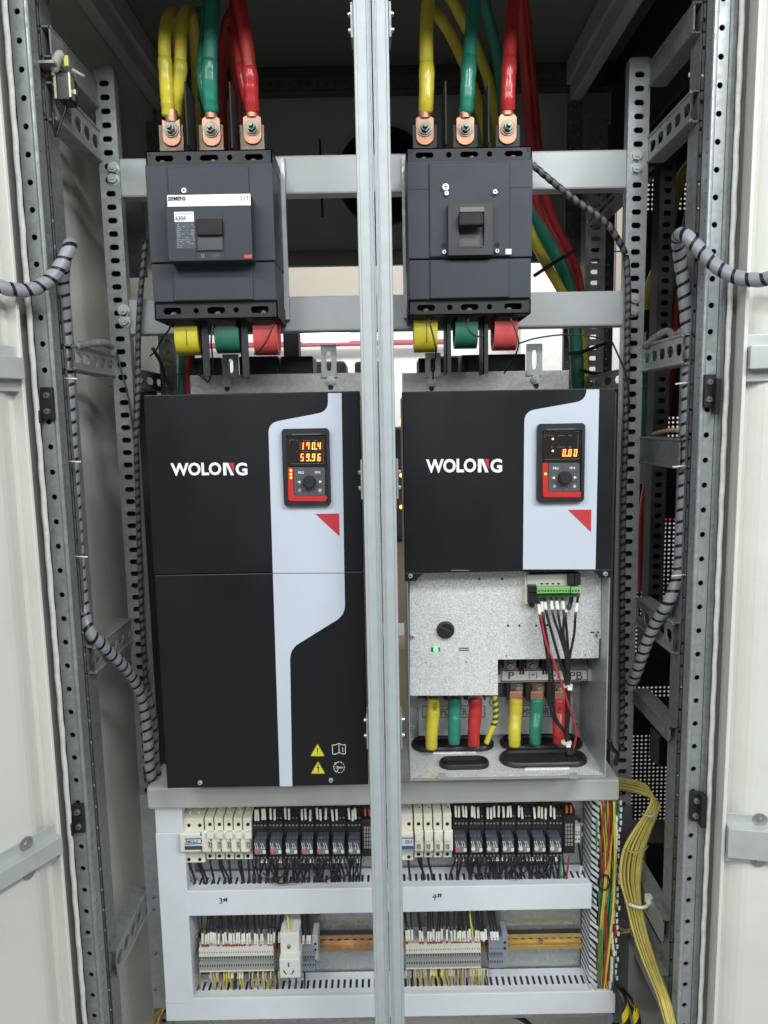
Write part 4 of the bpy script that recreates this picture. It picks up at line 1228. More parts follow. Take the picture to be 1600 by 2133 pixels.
mb = MB()
stroke(mb, [(692.5, 1551.5), (698, 1552), (702, 1550.5), (706, 1548.5), (710, 1550.5), (714, 1551.8), (719.5, 1551.2), (719.8, 1570), (714, 1570.8), (710, 1569), (706.5, 1567.8), (703, 1569), (699, 1571.2), (693, 1570.5), (692.5, 1551.5)], 1.2, YD)
stroke(mb, [(706, 1548.5), (706.5, 1567.8)], 1.2, YD); stroke(mb, [(714, 1557), (714.2, 1566)], 1.2, YD)
mb.build('manual_symbol', white, dA)
mb = MB(); cx, cy, R = 706.5, 1598.5, 11.2
arcp = lambda a0, a1, n: [(cx + R * math.cos(math.radians(a0 + (a1 - a0) * q / n)), cy + R * math.sin(math.radians(a0 + (a1 - a0) * q / n))) for q in range(n + 1)]
stroke(mb, arcp(120, 270, 12), 1.4, YD)
for a in range(285, 475, 32): stroke(mb, arcp(a, a + 15, 2), 1.4, YD)
stroke(mb, [arcp(120, 121, 1)[0], (704.5, 1603)], 1.2, YD)
mb.pprism([(697, 1588), (702.5, 1588.5), (699.5, 1593.5)], YD - .0004, YD)
mb.build('wait_symbol', white, dA)
text('10min', 700, 1595, 714.5, 1601, YD, white, dA)
for (a, b) in ((417, 1630), (689.5, 1625)): screw(dA, a, b, YD, .0034, M('screw_pale', (.7, .71, .7), .3, .5))


def bracket(t, x0, x1, yt, yb, feet, scr, Y=1.145):
    br = MB().pbox(x0, yt, x1, yb + 12, Y, Y + .004).build('mounting_bracket', galv('bracket_zinc', (.42, .42, .41), 260, .45, .5, .1, .2), t, bevel=.001)
    for (fx0, fy0, fx1, fy1) in feet:
        q = rect(fx0, fy0, fx1, fy1, Y - .003)
        w_, h_ = q[1] - q[0], q[3] - q[2]
        mb = MB(); mb.holed((q[0], Y - .003, q[2]), (1, 0, 0), (0, 0, 1), (0, .003, 0), [(0, w_, 0, h_, w_ * .16, h_ * .32)], n=18)
        mb.build('slotted_foot', zinc, t)
    for (a, b) in scr:
        screw(br, a, b, Y - .004, .0055, M('bolt_dull', (.5, .52, .52), .4, .5), 'bolt', 14, True)
        p = at(a, b + 14, Y)
        MB().cyl(p, (0, -1, 0), .0042, .0006, 14).build('keyhole', blackm, br)
    return br


bracket(dA, 396, 754, 779, 818, [(669, 718, 701, 786), (464, 738, 497, 786)], [(473, 796), (689, 793)])
MB().box(X0 - .009, X0 + .002, 1.0, 1.13, ZB_ + .03, ZT_ - .01).build('side_flange', M('drive_flange', (.02, .02, .021), .5), dA)

# ---- right drive
X0, X1 = at(840.5, 1000, YD).x, at(1278, 1000, YD).x
ZT_, ZC, ZB_ = at(1060, 812, YD).z, at(1060, 1191, YD).z, at(1060, 1625, YD).z
dB = thing('motor_drive', 'black drive with its lower cover off, showing 0.00 over open terminals', 'motor drive', ((X0 + X1) / 2, 1.0, ZB_))
mb = MB().box(X0, X1, YD, YD + .03, ZC, ZT_)
mb.box(X0 + .002, X1 - .002, YD + .028, 1.13, ZC + .003, ZT_ - .003)
xe0, xe1 = at(844, 1200, YD).x, at(1275, 1200, YD).x
ze = at(1060, 1207, YD).z
for (xa, xb, xc) in ((X0, X0 + .018, X0 + .026), (X1, X1 - .018, X1 - .026)):
    mb.prism([(xa, ZC + .001), (xc, ZC + .001), (xb, ze + .004), (xb + (xa - xb) * .1, ze), (xa, ze)], YD, YD + .003)
uc = mb.build('upper_cover', driveb, dB, bevel=.0012)
for (a, b) in ((855, 1200), (1261, 1195.5)): screw(uc, a, b, YD, .0034, M('screw_pale', (.7, .71, .7), .3, .5))
MB().pbox(940, 1187.5, 977, 1188.6, YD - .0004, YD).build('scuff_mark', M('scuff', (.3, .27, .22)), uc)
S_R = curve_pts([(1248.5, 811, 0), (1240.5, 1186, 0), (1089.5, 1186, 0), (1092.5, 857, 22), (1221, 834, 22), (1222, 811.5, 0)], 0)
MB().pprism(S_R, Ys_, YD).build('grey_stripe', stripem, dB)
keypad(dB, 1119.5, 882, 1218, 1046, [('0.00', 625, 730, 940)], [(455, 995, ledy)], [(565, 468), (565, 648)], Ys_)
wolong(dB, 887.5, 955.5, 1046, 984.5, YD)
MB().pprism([(1183, 1062), (1232, 1061.5), (1231, 1108.5)], Ys_ - .0003, Ys_).build('red_triangle', redp, dB)
bracket(dB, 838, 1186, 774, 812, [(886, 735, 918, 786), (1097, 716, 1130, 782)], [(899, 795), (1117, 790)])
mb = MB(); fx = X1 + .0005; fw = .0175; nz_ = 30; fz0 = ZB_ + .02; st = (ZT_ - .004 - fz0) / nz_
mb.holed((fx, 1.0, fz0), (1, 0, 0), (0, 0, 1), (0, .002, 0), [(0, fw, i * st, (i + 1) * st, .0016, .0022, -.003, 0) for i in range(nz_)], n=8)
mb.box(fx, fx + fw, 1.01, 1.13, fz0, ZT_ - .004)
mb.build('side_flange', M('drive_flange2', (.035, .036, .038), .45), dB)
# open terminal compartment
cx0, cx1 = at(851, 1420, YD + .004).x, at(1266, 1420, YD + .004).x
YW = 1.085
zbot = ZB_
mb = MB()
mb.box(cx0, cx0 + .0015, YD + .004, 1.13, zbot, ZC + .003); mb.box(cx1 - .0015, cx1, YD + .004, 1.13, zbot, ZC + .003)
mb.box(cx0, cx1, YD + .003, YD + .0045, zbot, zbot + .003)
mb.build('compartment_side', zinc, dB)
MB().box(cx0 + .0015, cx1 - .0015, YW, YW + .002, zbot, ZC).build('compartment_back', galv('comp_zinc', (.46, .47, .48), 200, .42, .45, .1), dB)
bp = MB().box(cx0 + .0015, cx1 - .0015, YD + .0046, YW, zbot + .0005, zbot + .002).build('gland_plate', stipple, dB)
ZP = zbot + .002
YP = .985
cp = MB().pprism([(853, 1180), (1253, 1180), (1251.5, 1330), (1248.5, 1330.5), (1247.5, 1371), (1037, 1374), (1037.5, 1448), (854, 1449.5)], YP, YP + .0015).build('inner_cover', stipple, dB, bevel=.0003)
kb = MB().cyl(at(928, 1312, YP), (0, -1, 0), .0122, .006, 28, .0112); kb.cyl(at(928, 1312, YP), (0, -1, 0), .0128, .001, 28)
k_ = kb.build('fuse_cap', black, cp, smooth='auto')
q = at(928, 1312, YP - .0061); MB().add([(q.x - .008, q.y, q.z + .0045), (q.x + .008, q.y, q.z - .0035), (q.x + .0085, q.y, q.z - .0028), (q.x - .0075, q.y, q.z + .0052)], [(0, 1, 2, 3)]).build('cap_slot', M('slot_grey', (.09, .09, .09)), k_)
MB().pbox(898, 1349, 917, 1357, YP - .0006, YP).build('lamp_slot', M('green_slot', (.02, .12, .04)), cp)
MB().cyl(at(908, 1353, YP - .0006), (0, -1, 0), .0036, .0012, 12).build('green_lamp', ledg, cp)
for q in (1349.5, 1353.8): MB().pbox(956, q, 977, q + 1.8, YP - .0004, YP).build('pierced_slot', blackm, cp)
for (a, b) in ((1058, 1303), (1082, 1303), (1117, 1303), (1140, 1302), (998, 1206), (1046, 1206)): MB().cyl(at(a, b, YP), (0, -1, 0), .0017, .0004, 12).build('pierced_hole', blackm, cp)
for (a, b) in ((887, 1380), (971, 1379), (1055, 1366), (1138, 1365), (1219, 1364)): MB().cyl(at(a, b, YP), (0, -1, 0), .0010, .0004, 8).build('pierced_hole', blackm, cp)
for (a, b) in ((859, 1326), (1241, 1322), (859, 1514), (1200, 1506)): screw(cp, a, b, YP if b < 1400 else YW, .0042, M('screw_pale', (.7, .71, .7), .3, .5))
mb = MB().pbox(1230, 1316, 1248, 1319, YP - .0003, YP); mb.build('pierced_slot', blackm, cp)
# control board with green terminals
cb = MB().pbox(1098, 1196, 1210, 1232, YP - .016, YP - .001).build('control_board_cover', creamd, dB, bevel=.001)
MB().pbox(1094, 1192, 1101, 1258, YP - .012, YP - .001).build('board_edge', cream, cb)
MB().pbox(1184, 1195, 1197, 1219, YP - .024, YP - .015).pbox(1198, 1195, 1210, 1219, YP - .024, YP - .015).build('black_socket', black, cb, bevel=.0008)
MB().pbox(1100, 1219, 1118, 1234, YP - .022, YP - .01).pbox(1100, 1235, 1120, 1257, YP - .018, YP - .004).pbox(1104, 1257, 1114, 1266, YP - .012, YP - .004).build('serial_port', black, cb, bevel=.0008)
mb = MB()
for i in range(4): mb.pbox(1126 + 11.7 * i, 1214.5, 1131.5 + 11.7 * i, 1217.5, YP - .0165, YP - .0158)
mb.build('board_slot', blackm, cb)
mb = MB().pbox(1119, 1223, 1188, 1236, YP - .026, YP - .004).pbox(1190, 1223, 1208.5, 1236, YP - .026, YP - .004)
gt = mb.build('terminal_strip', greenc, cb, bevel=.0006)
MB().pbox(1119, 1236.5, 1208.5, 1244, YP - .018, YP - .004).build('terminal_base', greend, gt)
mb = MB()
for i in range(14): mb.cyl(at(1123.5 + 6.2 * i + (1.5 if i > 10 else 0), 1230.5, YP - .026), (0, -1, 0), .0013, .0004, 10)
mb.build('terminal_screw', greend, gt)
# power terminals: P (+) (-) PB
YT = 1.03
mb = MB().pbox(1037, 1372, 1244, 1420, YT + .022, YT + .04); mb.build('terminal_carrier', M('carrier', (.5, .5, .48), .5), dB)
ls = MB().pbox(1044, 1396, 1225, 1417, YT - .004, YT - .002).pbox(1037, 1396, 1232, 1420, YT - .002, YT + .012).build('label_strip', M('label_grey', (.52, .51, .48), .5), dB)
mb = MB(); stroke(mb, [(1045, 1397.5), (1223, 1395.5), (1224, 1416), (1045, 1419), (1045, 1397.5)], 1.3, YT - .004); mb.build('label_frame', blackm, ls)
for (s, a, b) in (('P', 1059, 1071), ('(+)', 1101, 1119), ('(-)', 1145, 1164), ('PB', 1187, 1213)): text(s, a, 1399.5, b, 1415, YT - .004, blackm, ls)
for cx in (1063, 1109.5, 1154):
    tb = MB().pbox(cx - 13, 1360, cx + 13, 1401, YT + .006, YT + .01).build('copper_terminal', copper, dB)
    screw(tb, cx, 1388, YT + .005, .0062, None, 'bolt', 16, True, .005)
for cx in (1040, 1084, 1090, 1132, 1138, 1176, 1182): MB().pbox(cx - 2, 1362, cx + 2, 1405, YT - .004, YT + .03).build('terminal_barrier', black, dB)
YQ = 1.045
for cx in (1077, 1121.5, 1165): 
    tb = MB().pbox(cx - 12.5, 1421, cx + 12.5, 1458, YQ + .0, YQ + .004).build('copper_terminal', copper, dB)
    screw(tb, cx + 2, 1434, YQ - .001, .0058, None, 'bolt', 16, True, .005)
for cx in (1058, 1098, 1103, 1142, 1148): MB().pbox(cx - 2.5, 1418, cx + 2.5, 1458, YQ - .01, YQ + .02).build('terminal_barrier', black, dB)
for cx in (887, 926, 931, 968, 973, 1010): MB().pbox(cx - 2, 1440, cx + 2, 1458, YQ - .01, YQ + .02).build('terminal_barrier', black, dB)
# printed labels on the compartment back
pr = MB().pbox(872, 1452, 1192, 1530, YW - .014, YW - .004).build('terminal_base_plate', M('base_plate', (.52, .53, .54), .5), dB)
Yl = YW - .0145
for (s, a, b, c, d) in (('POWER', 918, 1475, 973, 1490), ('MOTOR', 1089, 1475, 1144, 1490), ('R', 905, 1456, 914, 1468), ('S', 942, 1456, 950, 1468), ('T', 972, 1456, 981, 1468), ('U', 1080, 1456, 1090, 1468), ('V', 1113, 1456, 1123, 1468), ('W', 1138, 1456, 1154, 1468)):
    text(s, a, b, c, d, Yl, M('print_grey', (.05, .05, .05)), pr)
mb = MB(); stroke(mb, [(880, 1471), (1010, 1471), (1010, 1494), (880, 1494), (880, 1471)], 1.0, Yl); stroke(mb, [(1060, 1470), (1180, 1469), (1180, 1492), (1060, 1493), (1060, 1470)], 1.0, Yl)
stroke(mb, [(1028 + 8 * math.cos(q * .4), 1462 + 9 * math.sin(q * .4)) for q in range(17)], 1.2, Yl)
mb.build('label_frame', M('print_grey', (.05, .05, .05)), pr)
# cable openings in the gland plate
def grommet(px0, px1, pyf, pyb, ridge=True):
    """oval rubber grommet lying in the gland plate"""
    f0, f1 = atz(px0, (pyf + pyb) / 2, ZP), atz(px1, (pyf + pyb) / 2, ZP)
    ya, yb = atz((px0 + px1) / 2, pyf, ZP).y, atz((px0 + px1) / 2, pyb, ZP).y
    r = (yb - ya) / 2; yc = (ya + yb) / 2; L = (f1.x - f0.x) / 2 - r; xc = (f0.x + f1.x) / 2
    mb = MB(); N = 40

    def loop(rr, z):
        vs = []
        for i in range(N):
            a = 2 * PI * i / N; vs.append((xc + (L if math.cos(a) > 0 else -L) + rr * math.cos(a), yc + rr * math.sin(a), z))
        return vs
    levels = [(r, ZP), (r * .99, ZP + .004), (r * .9, ZP + .007), (r * .78, ZP + .006), (r * .72, ZP + .002), (r * .05, ZP + .0015)]
    vs = []; fs = []
    for rr, z in levels: vs += loop(max(rr, .0004), z)
    for l in range(len(levels) - 1):
        for i in range(N): fs.append((l * N + i, l * N + (i + 1) % N, (l + 1) * N + (i + 1) % N, (l + 1) * N + i))
    fs.append(tuple(range((len(levels) - 1) * N, len(levels) * N)))
    mb.add(vs, fs); g = mb.build('grommet', black, bp, smooth='auto')
    if ridge:
        MB().box(xc - L * .82, xc + L * .82, ya - .0035, ya - .0006, ZP, ZP + .0015).build('grommet_edge', M('edge_bright', (.75, .75, .74), .4, .2), g)


grommet(857, 1029, 1567, 1537); grommet(1041, 1214, 1564, 1535); grommet(915, 1019, 1604, 1582, False); grommet(1040, 1223, 1600, 1566)
for (a, b) in ((921, 1617), (1195, 1616)):
    p = at(a, b, YD + .002); MB().pprism([(a - 10, b + 6), (a - 7, b - 5), (a + 7, b - 5), (a + 10, b + 6)], YD + .001, YD + .003).build('fixing_lug', zinc, dB)

# ---- motor and supply cables in the compartment
G3 = 'cable tails on the open drive terminals'
for (cx, yt, yb, x2, mat, lab, bot) in ((903, 1452, 1550, 899, yel, 'printed yellow cable tail in the open compartment, far left', 1),
                                   (948, 1452, 1540, 946, grn, 'green cable tail in the open compartment beside the printed yellow one', 0),
                                   (991, 1452, 1545, 987, red, 'red cable tail in the open compartment next to the striped earth wire', 0),
                                   (1075, 1455, 1545, 1072, yel, 'yellow cable tail under the right terminals of the open drive', 0),
                                   (1119, 1455, 1540, 1115, grn, 'green cable tail under the right terminals of the open drive', 0),
                                   (1166, 1455, 1540, 1164, red, 'red cable tail behind the black wires of the open drive', 0)):
    Ya = 1.035 if cx > 1030 else 1.03
    Yb_ = 1.02
    P = path([(cx, yt, Ya), (cx - 1, (yt + yb) / 2 - 12, Ya - .004), (x2, yb - 22, Yb_), (x2, yb + 8, Yb_)], 8)
    t = thing('cable_tail', lab, 'cable', P[-1], G3)
    rr = .0098
    rs = [rr * (.9 if i == 0 else 1.03 - .16 * (i / len(P)) ** 2 + .02 * math.sin(i * 1.3 + cx) + random.uniform(-.03, .03)) for i in range(len(P))]
    MB().tube(P, rs, 14).build('heat_shrink', M(mat.name + '_tail', tuple(mat.node_tree.nodes['Vector Math'].inputs[0].default_value), .33, 0, .12, 40, .8, 70), t, smooth=True)
    MB().pbox(cx - 13, yt - 14, cx + 13, yt + 3, Ya - .004, Ya + .001).build('cable_lug', copper, t, bevel=.001)
    if mat is yel and bot:
        text('TUBE  1KV  125°C  VW-1', cx - .5, 1462, cx + 8, 1545, Ya - .0125, M('print_dark2', (.08, .06, .01)), t, vertical=True)
    if mat is red and cx > 1100:
        text('TUBE  125°C', cx - 4, 1470, cx + 3, 1535, Ya - .0122, M('print_dred', (.2, .01, .01)), t, vertical=True)
P = path([(1030, 1450, 1.03), (1033, 1475, 1.025), (1032, 1500, 1.022), (1022, 1525, 1.02), (1013, 1548, 1.02)], 10)
t = thing('earth_wire', 'yellow and green striped earth wire in the open compartment', 'wire', P[-1])
MB().tube(P, .0042, 10).build('insulation', yel, t, smooth=True)
MB().wrap(P[:28], .0044, .0085, .5, 12).build('green_stripe', M('stripe_green', (.02, .10, .02), .5), t, smooth=True)

# ---- control wires from the green strip to the grommet
G4 = 'black control wires on the green terminal strip'
bx, by = 1181, 1424
for i, (x, y0, y1, ys0, ys1, mx, lab) in enumerate(((1121, 1244, 1, 1260, 1284, 1132, 'leftmost black control wire with a long white marker'), (1128, 1244, 1, 1248, 1273, 1138, 'second black control wire from the left with a wide white marker'),
                                    (1134, 1244, 1, 1255, 1277, 1152, 'third black control wire with a narrow marker'), (1148, 1244, 1, 1244, 1266, 1165, 'fourth black control wire, marker slanting right'),
                                    (1159, 1244, 1, 1244, 1266, 1170, 'fifth black control wire, marker slanting right'), (1171, 1244, 1, 1250, 1273, 1174, 'sixth black control wire with thin grey white marker'),
                                    (1183, 1262, 1, 1271, 1288, 1181, 'black control wire hanging from the looped jumper'), (1204, 1244, 1, 1254, 1277, 1196, 'rightmost black control wire with a white marker'))):
    Yw = .955
    xe = x + (4 if i < 6 else -5)
    left = i < 3
    if left:
        pts = [(x, y0, YP - .014), (xe, 1285, Yw), (mx, 1320, Yw), (mx + 8, 1370, Yw), (1146 + 7 * i, 1430, Yw + .01), (1150 + 6 * i, 1490, .975), (1178, 1530, .985), (1180, 1572, .99)]
        if i == 2: pts = [(x, y0, YP - .014), (xe, 1275, Yw), (1150, 1320, Yw), (1164, 1370, Yw), (bx - 2, by, Yw + .01), (1180, 1500, .975), (1180, 1572, .99)]
    else:
        pts = [(x, y0, YP - .014), (xe, 1280, Yw), (mx, 1320, Yw), (bx - 6 + i * 1.6, 1375, Yw), (bx - 5 + i * 1.3, by, Yw + .01), (bx - 6 + 1.6 * i, 1480, .97), (1176 + i, 1530, .985), (1172 + 3 * i, 1575, .99)]
    P = path(pts, 8)
    t = thing('control_wire', lab, 'wire', P[-1], G4)
    MB().tube(P, .0019, 8).build('insulation', blackw, t, smooth=True)
    a0 = 2 + (1 if ys0 > 1250 else 0)
    MB().tube(P[a0:a0 + 5], .0024, 8).build('marker_sleeve', sleeve, t, smooth=True)
P = path([(1190, 1240, YP - .012), (1186, 1256, .96), (1183, 1267, .957), (1187, 1268, .957), (1191, 1256, .96), (1193, 1240, YP - .012)], 6)
tag(MB().tube(P, .0015, 8).build('jumper_loop', blackw, smooth=True), 'short black looped jumper on the green terminal strip', 'wire')
P = path([(1126, 1282, .954), (1131, 1310, .953), (1140, 1345, .952), (1158, 1390, .952), (1172, 1430, .953), (1185, 1470, .96), (1198, 1510, .972), (1200, 1535, .98), (1194, 1562, .99)], 8)
tag(MB().tube(P, .0016, 8).build('control_wire', red2, smooth=True), 'single red control wire crossing the open compartment', 'wire')
for (a, b, lab) in ((1183, 1428, 'upper white tie on the black control wire bundle'), (1180, 1546, 'lower white tie on the black control wire bundle')):
    p = at(a, b, .968 if b < 1500 else .985)
    tag(MB().tube([p + Vector((0, 0, -.0015)), p + Vector((0, 0, .0015))], .0068 if b < 1500 else .0075, 12).box(p.x - .003, p.x + .003, p.y - .012, p.y - .005, p.z - .0025, p.z + .0025).build('cable_tie', tie), lab, 'cable tie')
P = path([(1012 + 0, 0, 1)] * 2) if False else None

# ================================================================== WIRING DUCTS
YDF, YDB = 1.04, 1.095


def hduct(label, px0, px1, ptop, pbot, nslots):
    cx = (px0 + px1) / 2
    x0, x1 = at(px0, (ptop + pbot) / 2, YDF).x, at(px1, (ptop + pbot) / 2, YDF).x
    z0, z1 = at(cx, pbot, YDF).z, at(cx, ptop, YDF).z
    t = thing('wiring_duct', label, 'wiring duct', ((x0 + x1) / 2, YDB, z0), 'white wiring ducts of the lower panel')
    MB().box(x0, x1, YDF, YDF + .006, z0, z1).build('duct_lid', ductm, t, bevel=.0012)
    st = (x1 - x0) / nslots; mb = MB()
    L = YDB - YDF - .006
    mb.holed((x0, YDF + .006, z1 - .0035), (1, 0, 0), (0, 1, 0), (0, 0, -.0016), [(i * st, (i + 1) * st, 0, L, st * .20, L * .36) for i in range(nslots)], n=14)
    mb.build('duct_fingers', ductm, t); mb = MB()
    mb.holed((x0, YDF + .006, z0 + .002), (1, 0, 0), (0, 1, 0), (0, 0, -.0016), [(i * st, (i + 1) * st, 0, L, st * .20, L * .36) for i in range(nslots)], n=8)
    mb.build('duct_fingers', ductm, t)
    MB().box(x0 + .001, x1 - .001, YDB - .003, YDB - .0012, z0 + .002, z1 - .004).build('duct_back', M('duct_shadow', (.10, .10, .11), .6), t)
    return t, (x0, x1, z0, z1)


dm, RM = hduct('white horizontal duct marked 3# and 4# between relay row and terminal row', 390, 1233, 1849, 1901, 66)
db, RB_ = hduct('white horizontal duct along the bottom edge of the lower panel', 345, 1282, 2073, 2119, 72)


def scrawl(parent, strokes, ox, oy, s, Y):
    mb = MB()
    for st in strokes: stroke(mb, [(ox + a * s, oy + b * s) for a, b in st], 1.5, Y)
    mb.build('handwritten_number', blackm, parent)


scrawl(dm, [[(0, 1), (3, 0), (5, 2), (2.5, 4.5), (5.5, 6), (5, 9), (1, 11)], [(10, 1), (9, 7)], [(14, 0), (14, 7)], [(8, 3), (16, 1)], [(9, 5), (16, 4)]], 457, 1871, 1.05, YDF - .0001)
scrawl(dm, [[(4, 0), (0, 6), (8, 5)], [(6, 1), (3, 12)], [(11, -1), (10.5, 6)], [(15, -1), (15, 6)], [(10, 1), (17, 0)], [(10, 4), (17, 3)]], 902, 1863, 1.05, YDF - .0001)


def vfingers(parent, X, sg, z0, z1, n, name='duct_fingers'):
    mb = MB(); st = (z1 - z0) / n; L = YDB - YDF - .004
    mb.holed((X, YDF + .004, z0), (0, 1, 0), (0, 0, 1), (sg * .0016, 0, 0), [(0, L, i * st, (i + 1) * st, L * .36, st * .2) for i in range(n)], n=12)
    return mb.build(name, ductm, parent)


# left vertical duct, lid on
cxl = 360
q = rect(330, 1684, 386, 1800, YDF)
xa, xb = at(333.5, 1890, YDF).x, at(392.5, 1890, YDF).x
zt, zb = at(355, 1683, YDF).z, at(370, 2090, YDF).z
t = thing('wiring_duct', 'white vertical duct with its lid on at the left of the lower panel', 'wiring duct', ((xa + xb) / 2, YDB, zb), 'white wiring ducts of the lower panel')
zq = at(360, 1735, YDF).z
MB().box(xa, xb, YDF - .001, YDF + .004, zb, zq).box(xa + .001, xb - .0015, YDF, YDF + .004, zq, zt).build('duct_lid', ductm, t, bevel=.001)
vfingers(t, xb - .002, -1, zb, zt, 30)
MB().box(xa, xa + .0016, YDF + .004, YDB - .003, zb, zt).build('duct_wall', ductm, t)
# right vertical duct, lid off and full of wires
xc, xd = at(1246, 1870, YDF).x, at(1287, 1870, YDF).x
zt2, zb2 = at(1260, 1665, YDF).z, at(1260, 2070, YDF).z
t = thing('wiring_duct', 'white vertical duct without lid, full of coloured wires, right of the lower panel', 'wiring duct', ((xc + xd) / 2, YDB, zb2), 'white wiring ducts of the lower panel')
mb = MB(); mb2 = MB(); n = 30; st = (zt2 - zb2) / n
for i in range(n):
    z = zb2 + st * i; L = YDB - YDF
    # bent white fingers
    j = random.uniform(-.002, .002)
    mb.add([(xc - .0085, YDF + .012, z + st * .25), (xc - .0005 + j, YDF, z + st * .05), (xc - .0005 + j, YDF, z + st * .62), (xc - .0085, YDF + .012, z + st * .85), (xc - .010, YDB - .003, z + st * .25), (xc - .010, YDB - .003, z + st * .85)],
           [(0, 1, 2, 3), (4, 0, 3, 5)])
    if random.random() < .9:
        j = random.uniform(-.0025, .0015)
        mb2.add([(xd + j, YDF, z + st * .1), (xd + j + .003, YDF - .0003, z + st * .12), (xd + j + .003, YDF - .0003, z + st * .8), (xd + j, YDF, z + st * .78), (xd, YDB - .003, z + st * .1), (xd, YDB - .003, z + st * .78)],
               [(0, 1, 2, 3), (4, 0, 3, 5)])
mb.build('duct_fingers', ductm, t); mb2.build('duct_fingers', ductm, t)
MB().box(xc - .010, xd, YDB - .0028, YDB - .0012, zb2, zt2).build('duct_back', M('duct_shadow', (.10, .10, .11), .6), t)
rw = random.Random(5)
mats = [(oliv2, 'olive'), (yel2, 'yellow'), (red2, 'red'), (grn2, 'green'), (oliv2, 'olive'), (brn2, 'brown'), (oliv2, 'olive'), (yel2, 'yellow'), (oliv2, 'olive'), (blackw, 'black'), (grn2, 'green'), (oliv2, 'olive')]
for i in range(38):
    m, cn = mats[i % len(mats)]
    base = 1244 + 38 * ((i * 7) % 38) / 37.
    yy = YDF + .010 + .038 * rw.random()
    if m in (red2, grn2, yel2): yy = YDF + .004 + .01 * rw.random()
    pts = []
    ph = rw.uniform(0, 6)
    for k in range(9):
        py = 1668 + (2068 - 1668) * k / 8
        x = base + 6 * math.sin(k * .9 + ph) + (0 if k < 7 else (1255 - base) * .35)
        pts.append((min(max(x, 1243 + (py - 1668) * .004), 1283), py, yy + .004 * math.sin(k * 1.3 + ph)))
    tag(MB().tube(path(pts, 4), .0016, 6).build('duct_wire', m, smooth=True), f'{cn} wire among the tangle in the open right duct', 'wire', f'{cn} wires in the open right duct')
tag(MB().tube([at(1258 + 12 * math.cos(a), 1838 + 16 * math.sin(a), YDF - .001) for a in [2 * PI * q / 20 for q in range(21)]], .0015, 6).build('wire_loop', blackw, smooth=True), 'black wire loop round the coloured wires in the open right duct', 'wire')
tag(MB().tube(path([(1279, 1668, YDF - .002), (1281, 1760, YDF - .003), (1280, 1850, YDF - .004), (1274, 1930, YDF - .003), (1266, 2000, YDF), (1258, 2062, YDF + .01)]), .0019, 8).build('duct_wire', M('bright_yellow_wire', (.70, .58, .06), .45), smooth=True), 'bright yellow wire down the right edge of the open duct', 'wire')
# white marker chain beside the duct
t = None
for (a0, b0, a1, b1, n, lab) in ((1286, 1700, 1277, 1925, 16, 'upper string of white wire markers along the open duct'), (1272, 1930, 1281, 1992, 5, 'middle string of white wire markers beside the open duct'), (1276, 1995, 1272, 2060, 5, 'lower string of white wire markers beside the open duct')):
    mb = MB()
    for i in range(n):
        f = (i + .5) / n; px, py = a0 + (a1 - a0) * f + random.uniform(-1, 1), b0 + (b1 - b0) * f
        mb.pbox(px - 2.2, py - (b1 - b0) / n * .42, px + 2.2, py + (b1 - b0) / n * .42, YDF - .004, YDF)
    tag(mb.build('marker_strip', sleeve), lab, 'wire marker')

# ================================================================== DIN RAILS
def din(px0, py0, px1, py1, label, mat):
    x0, x1, z0, z1 = rect(px0, py0 + 2, px1, py1 - 2, 1.078)
    h = z1 - z0
    t = thing('din_rail', label, 'din rail', ((x0 + x1) / 2, 1.095, z0))
    mb = MB()
    st = .0125; n = int((x1 - x0) / st)
    mb.holed((x0, 1.088, z0 + h * .25), (1, 0, 0), (0, 0, 1), (0, .001, 0), [(i * (x1 - x0) / n, (i + 1) * (x1 - x0) / n, 0, h * .5, .0045, .0014) for i in range(n)], n=12)
    mb.box(x0, x1, 1.078, 1.0795, z1 - h * .16, z1); mb.box(x0, x1, 1.078, 1.0795, z0, z0 + h * .22)
    mb.box(x0, x1, 1.0795, 1.088, z1 - h * .2, z1 - h * .17); mb.box(x0, x1, 1.0795, 1.088, z0 + h * .22, z0 + h * .25)
    mb.box(x0, x1, 1.0925, 1.0935, z0, z1, 1)
    mb.build('rail', [mat, rubber], t)
    return t


r1 = din(404, 1951, 779, 1986, 'copper coloured mounting rail carrying the left terminal row and socket', dinm)
r2 = din(842, 1949, 1213, 1981, 'brassy yellow mounting rail carrying the right terminal row', M('din_rail_yellow', (.50, .36, .13), .35, .5, .2, 40))
screw(r1, 690, 1968, 1.088, .003, copper); screw(r2, 1127, 1961, 1.087, .0036, M('dull_screw', (.35, .33, .28), .4, .6))
din(380, 1720, 779, 1752, 'mounting rail behind the left row of small breakers and relays', zinc)
din(842, 1716, 1215, 1748, 'mounting rail behind the right row of small breakers and relays', zinc)

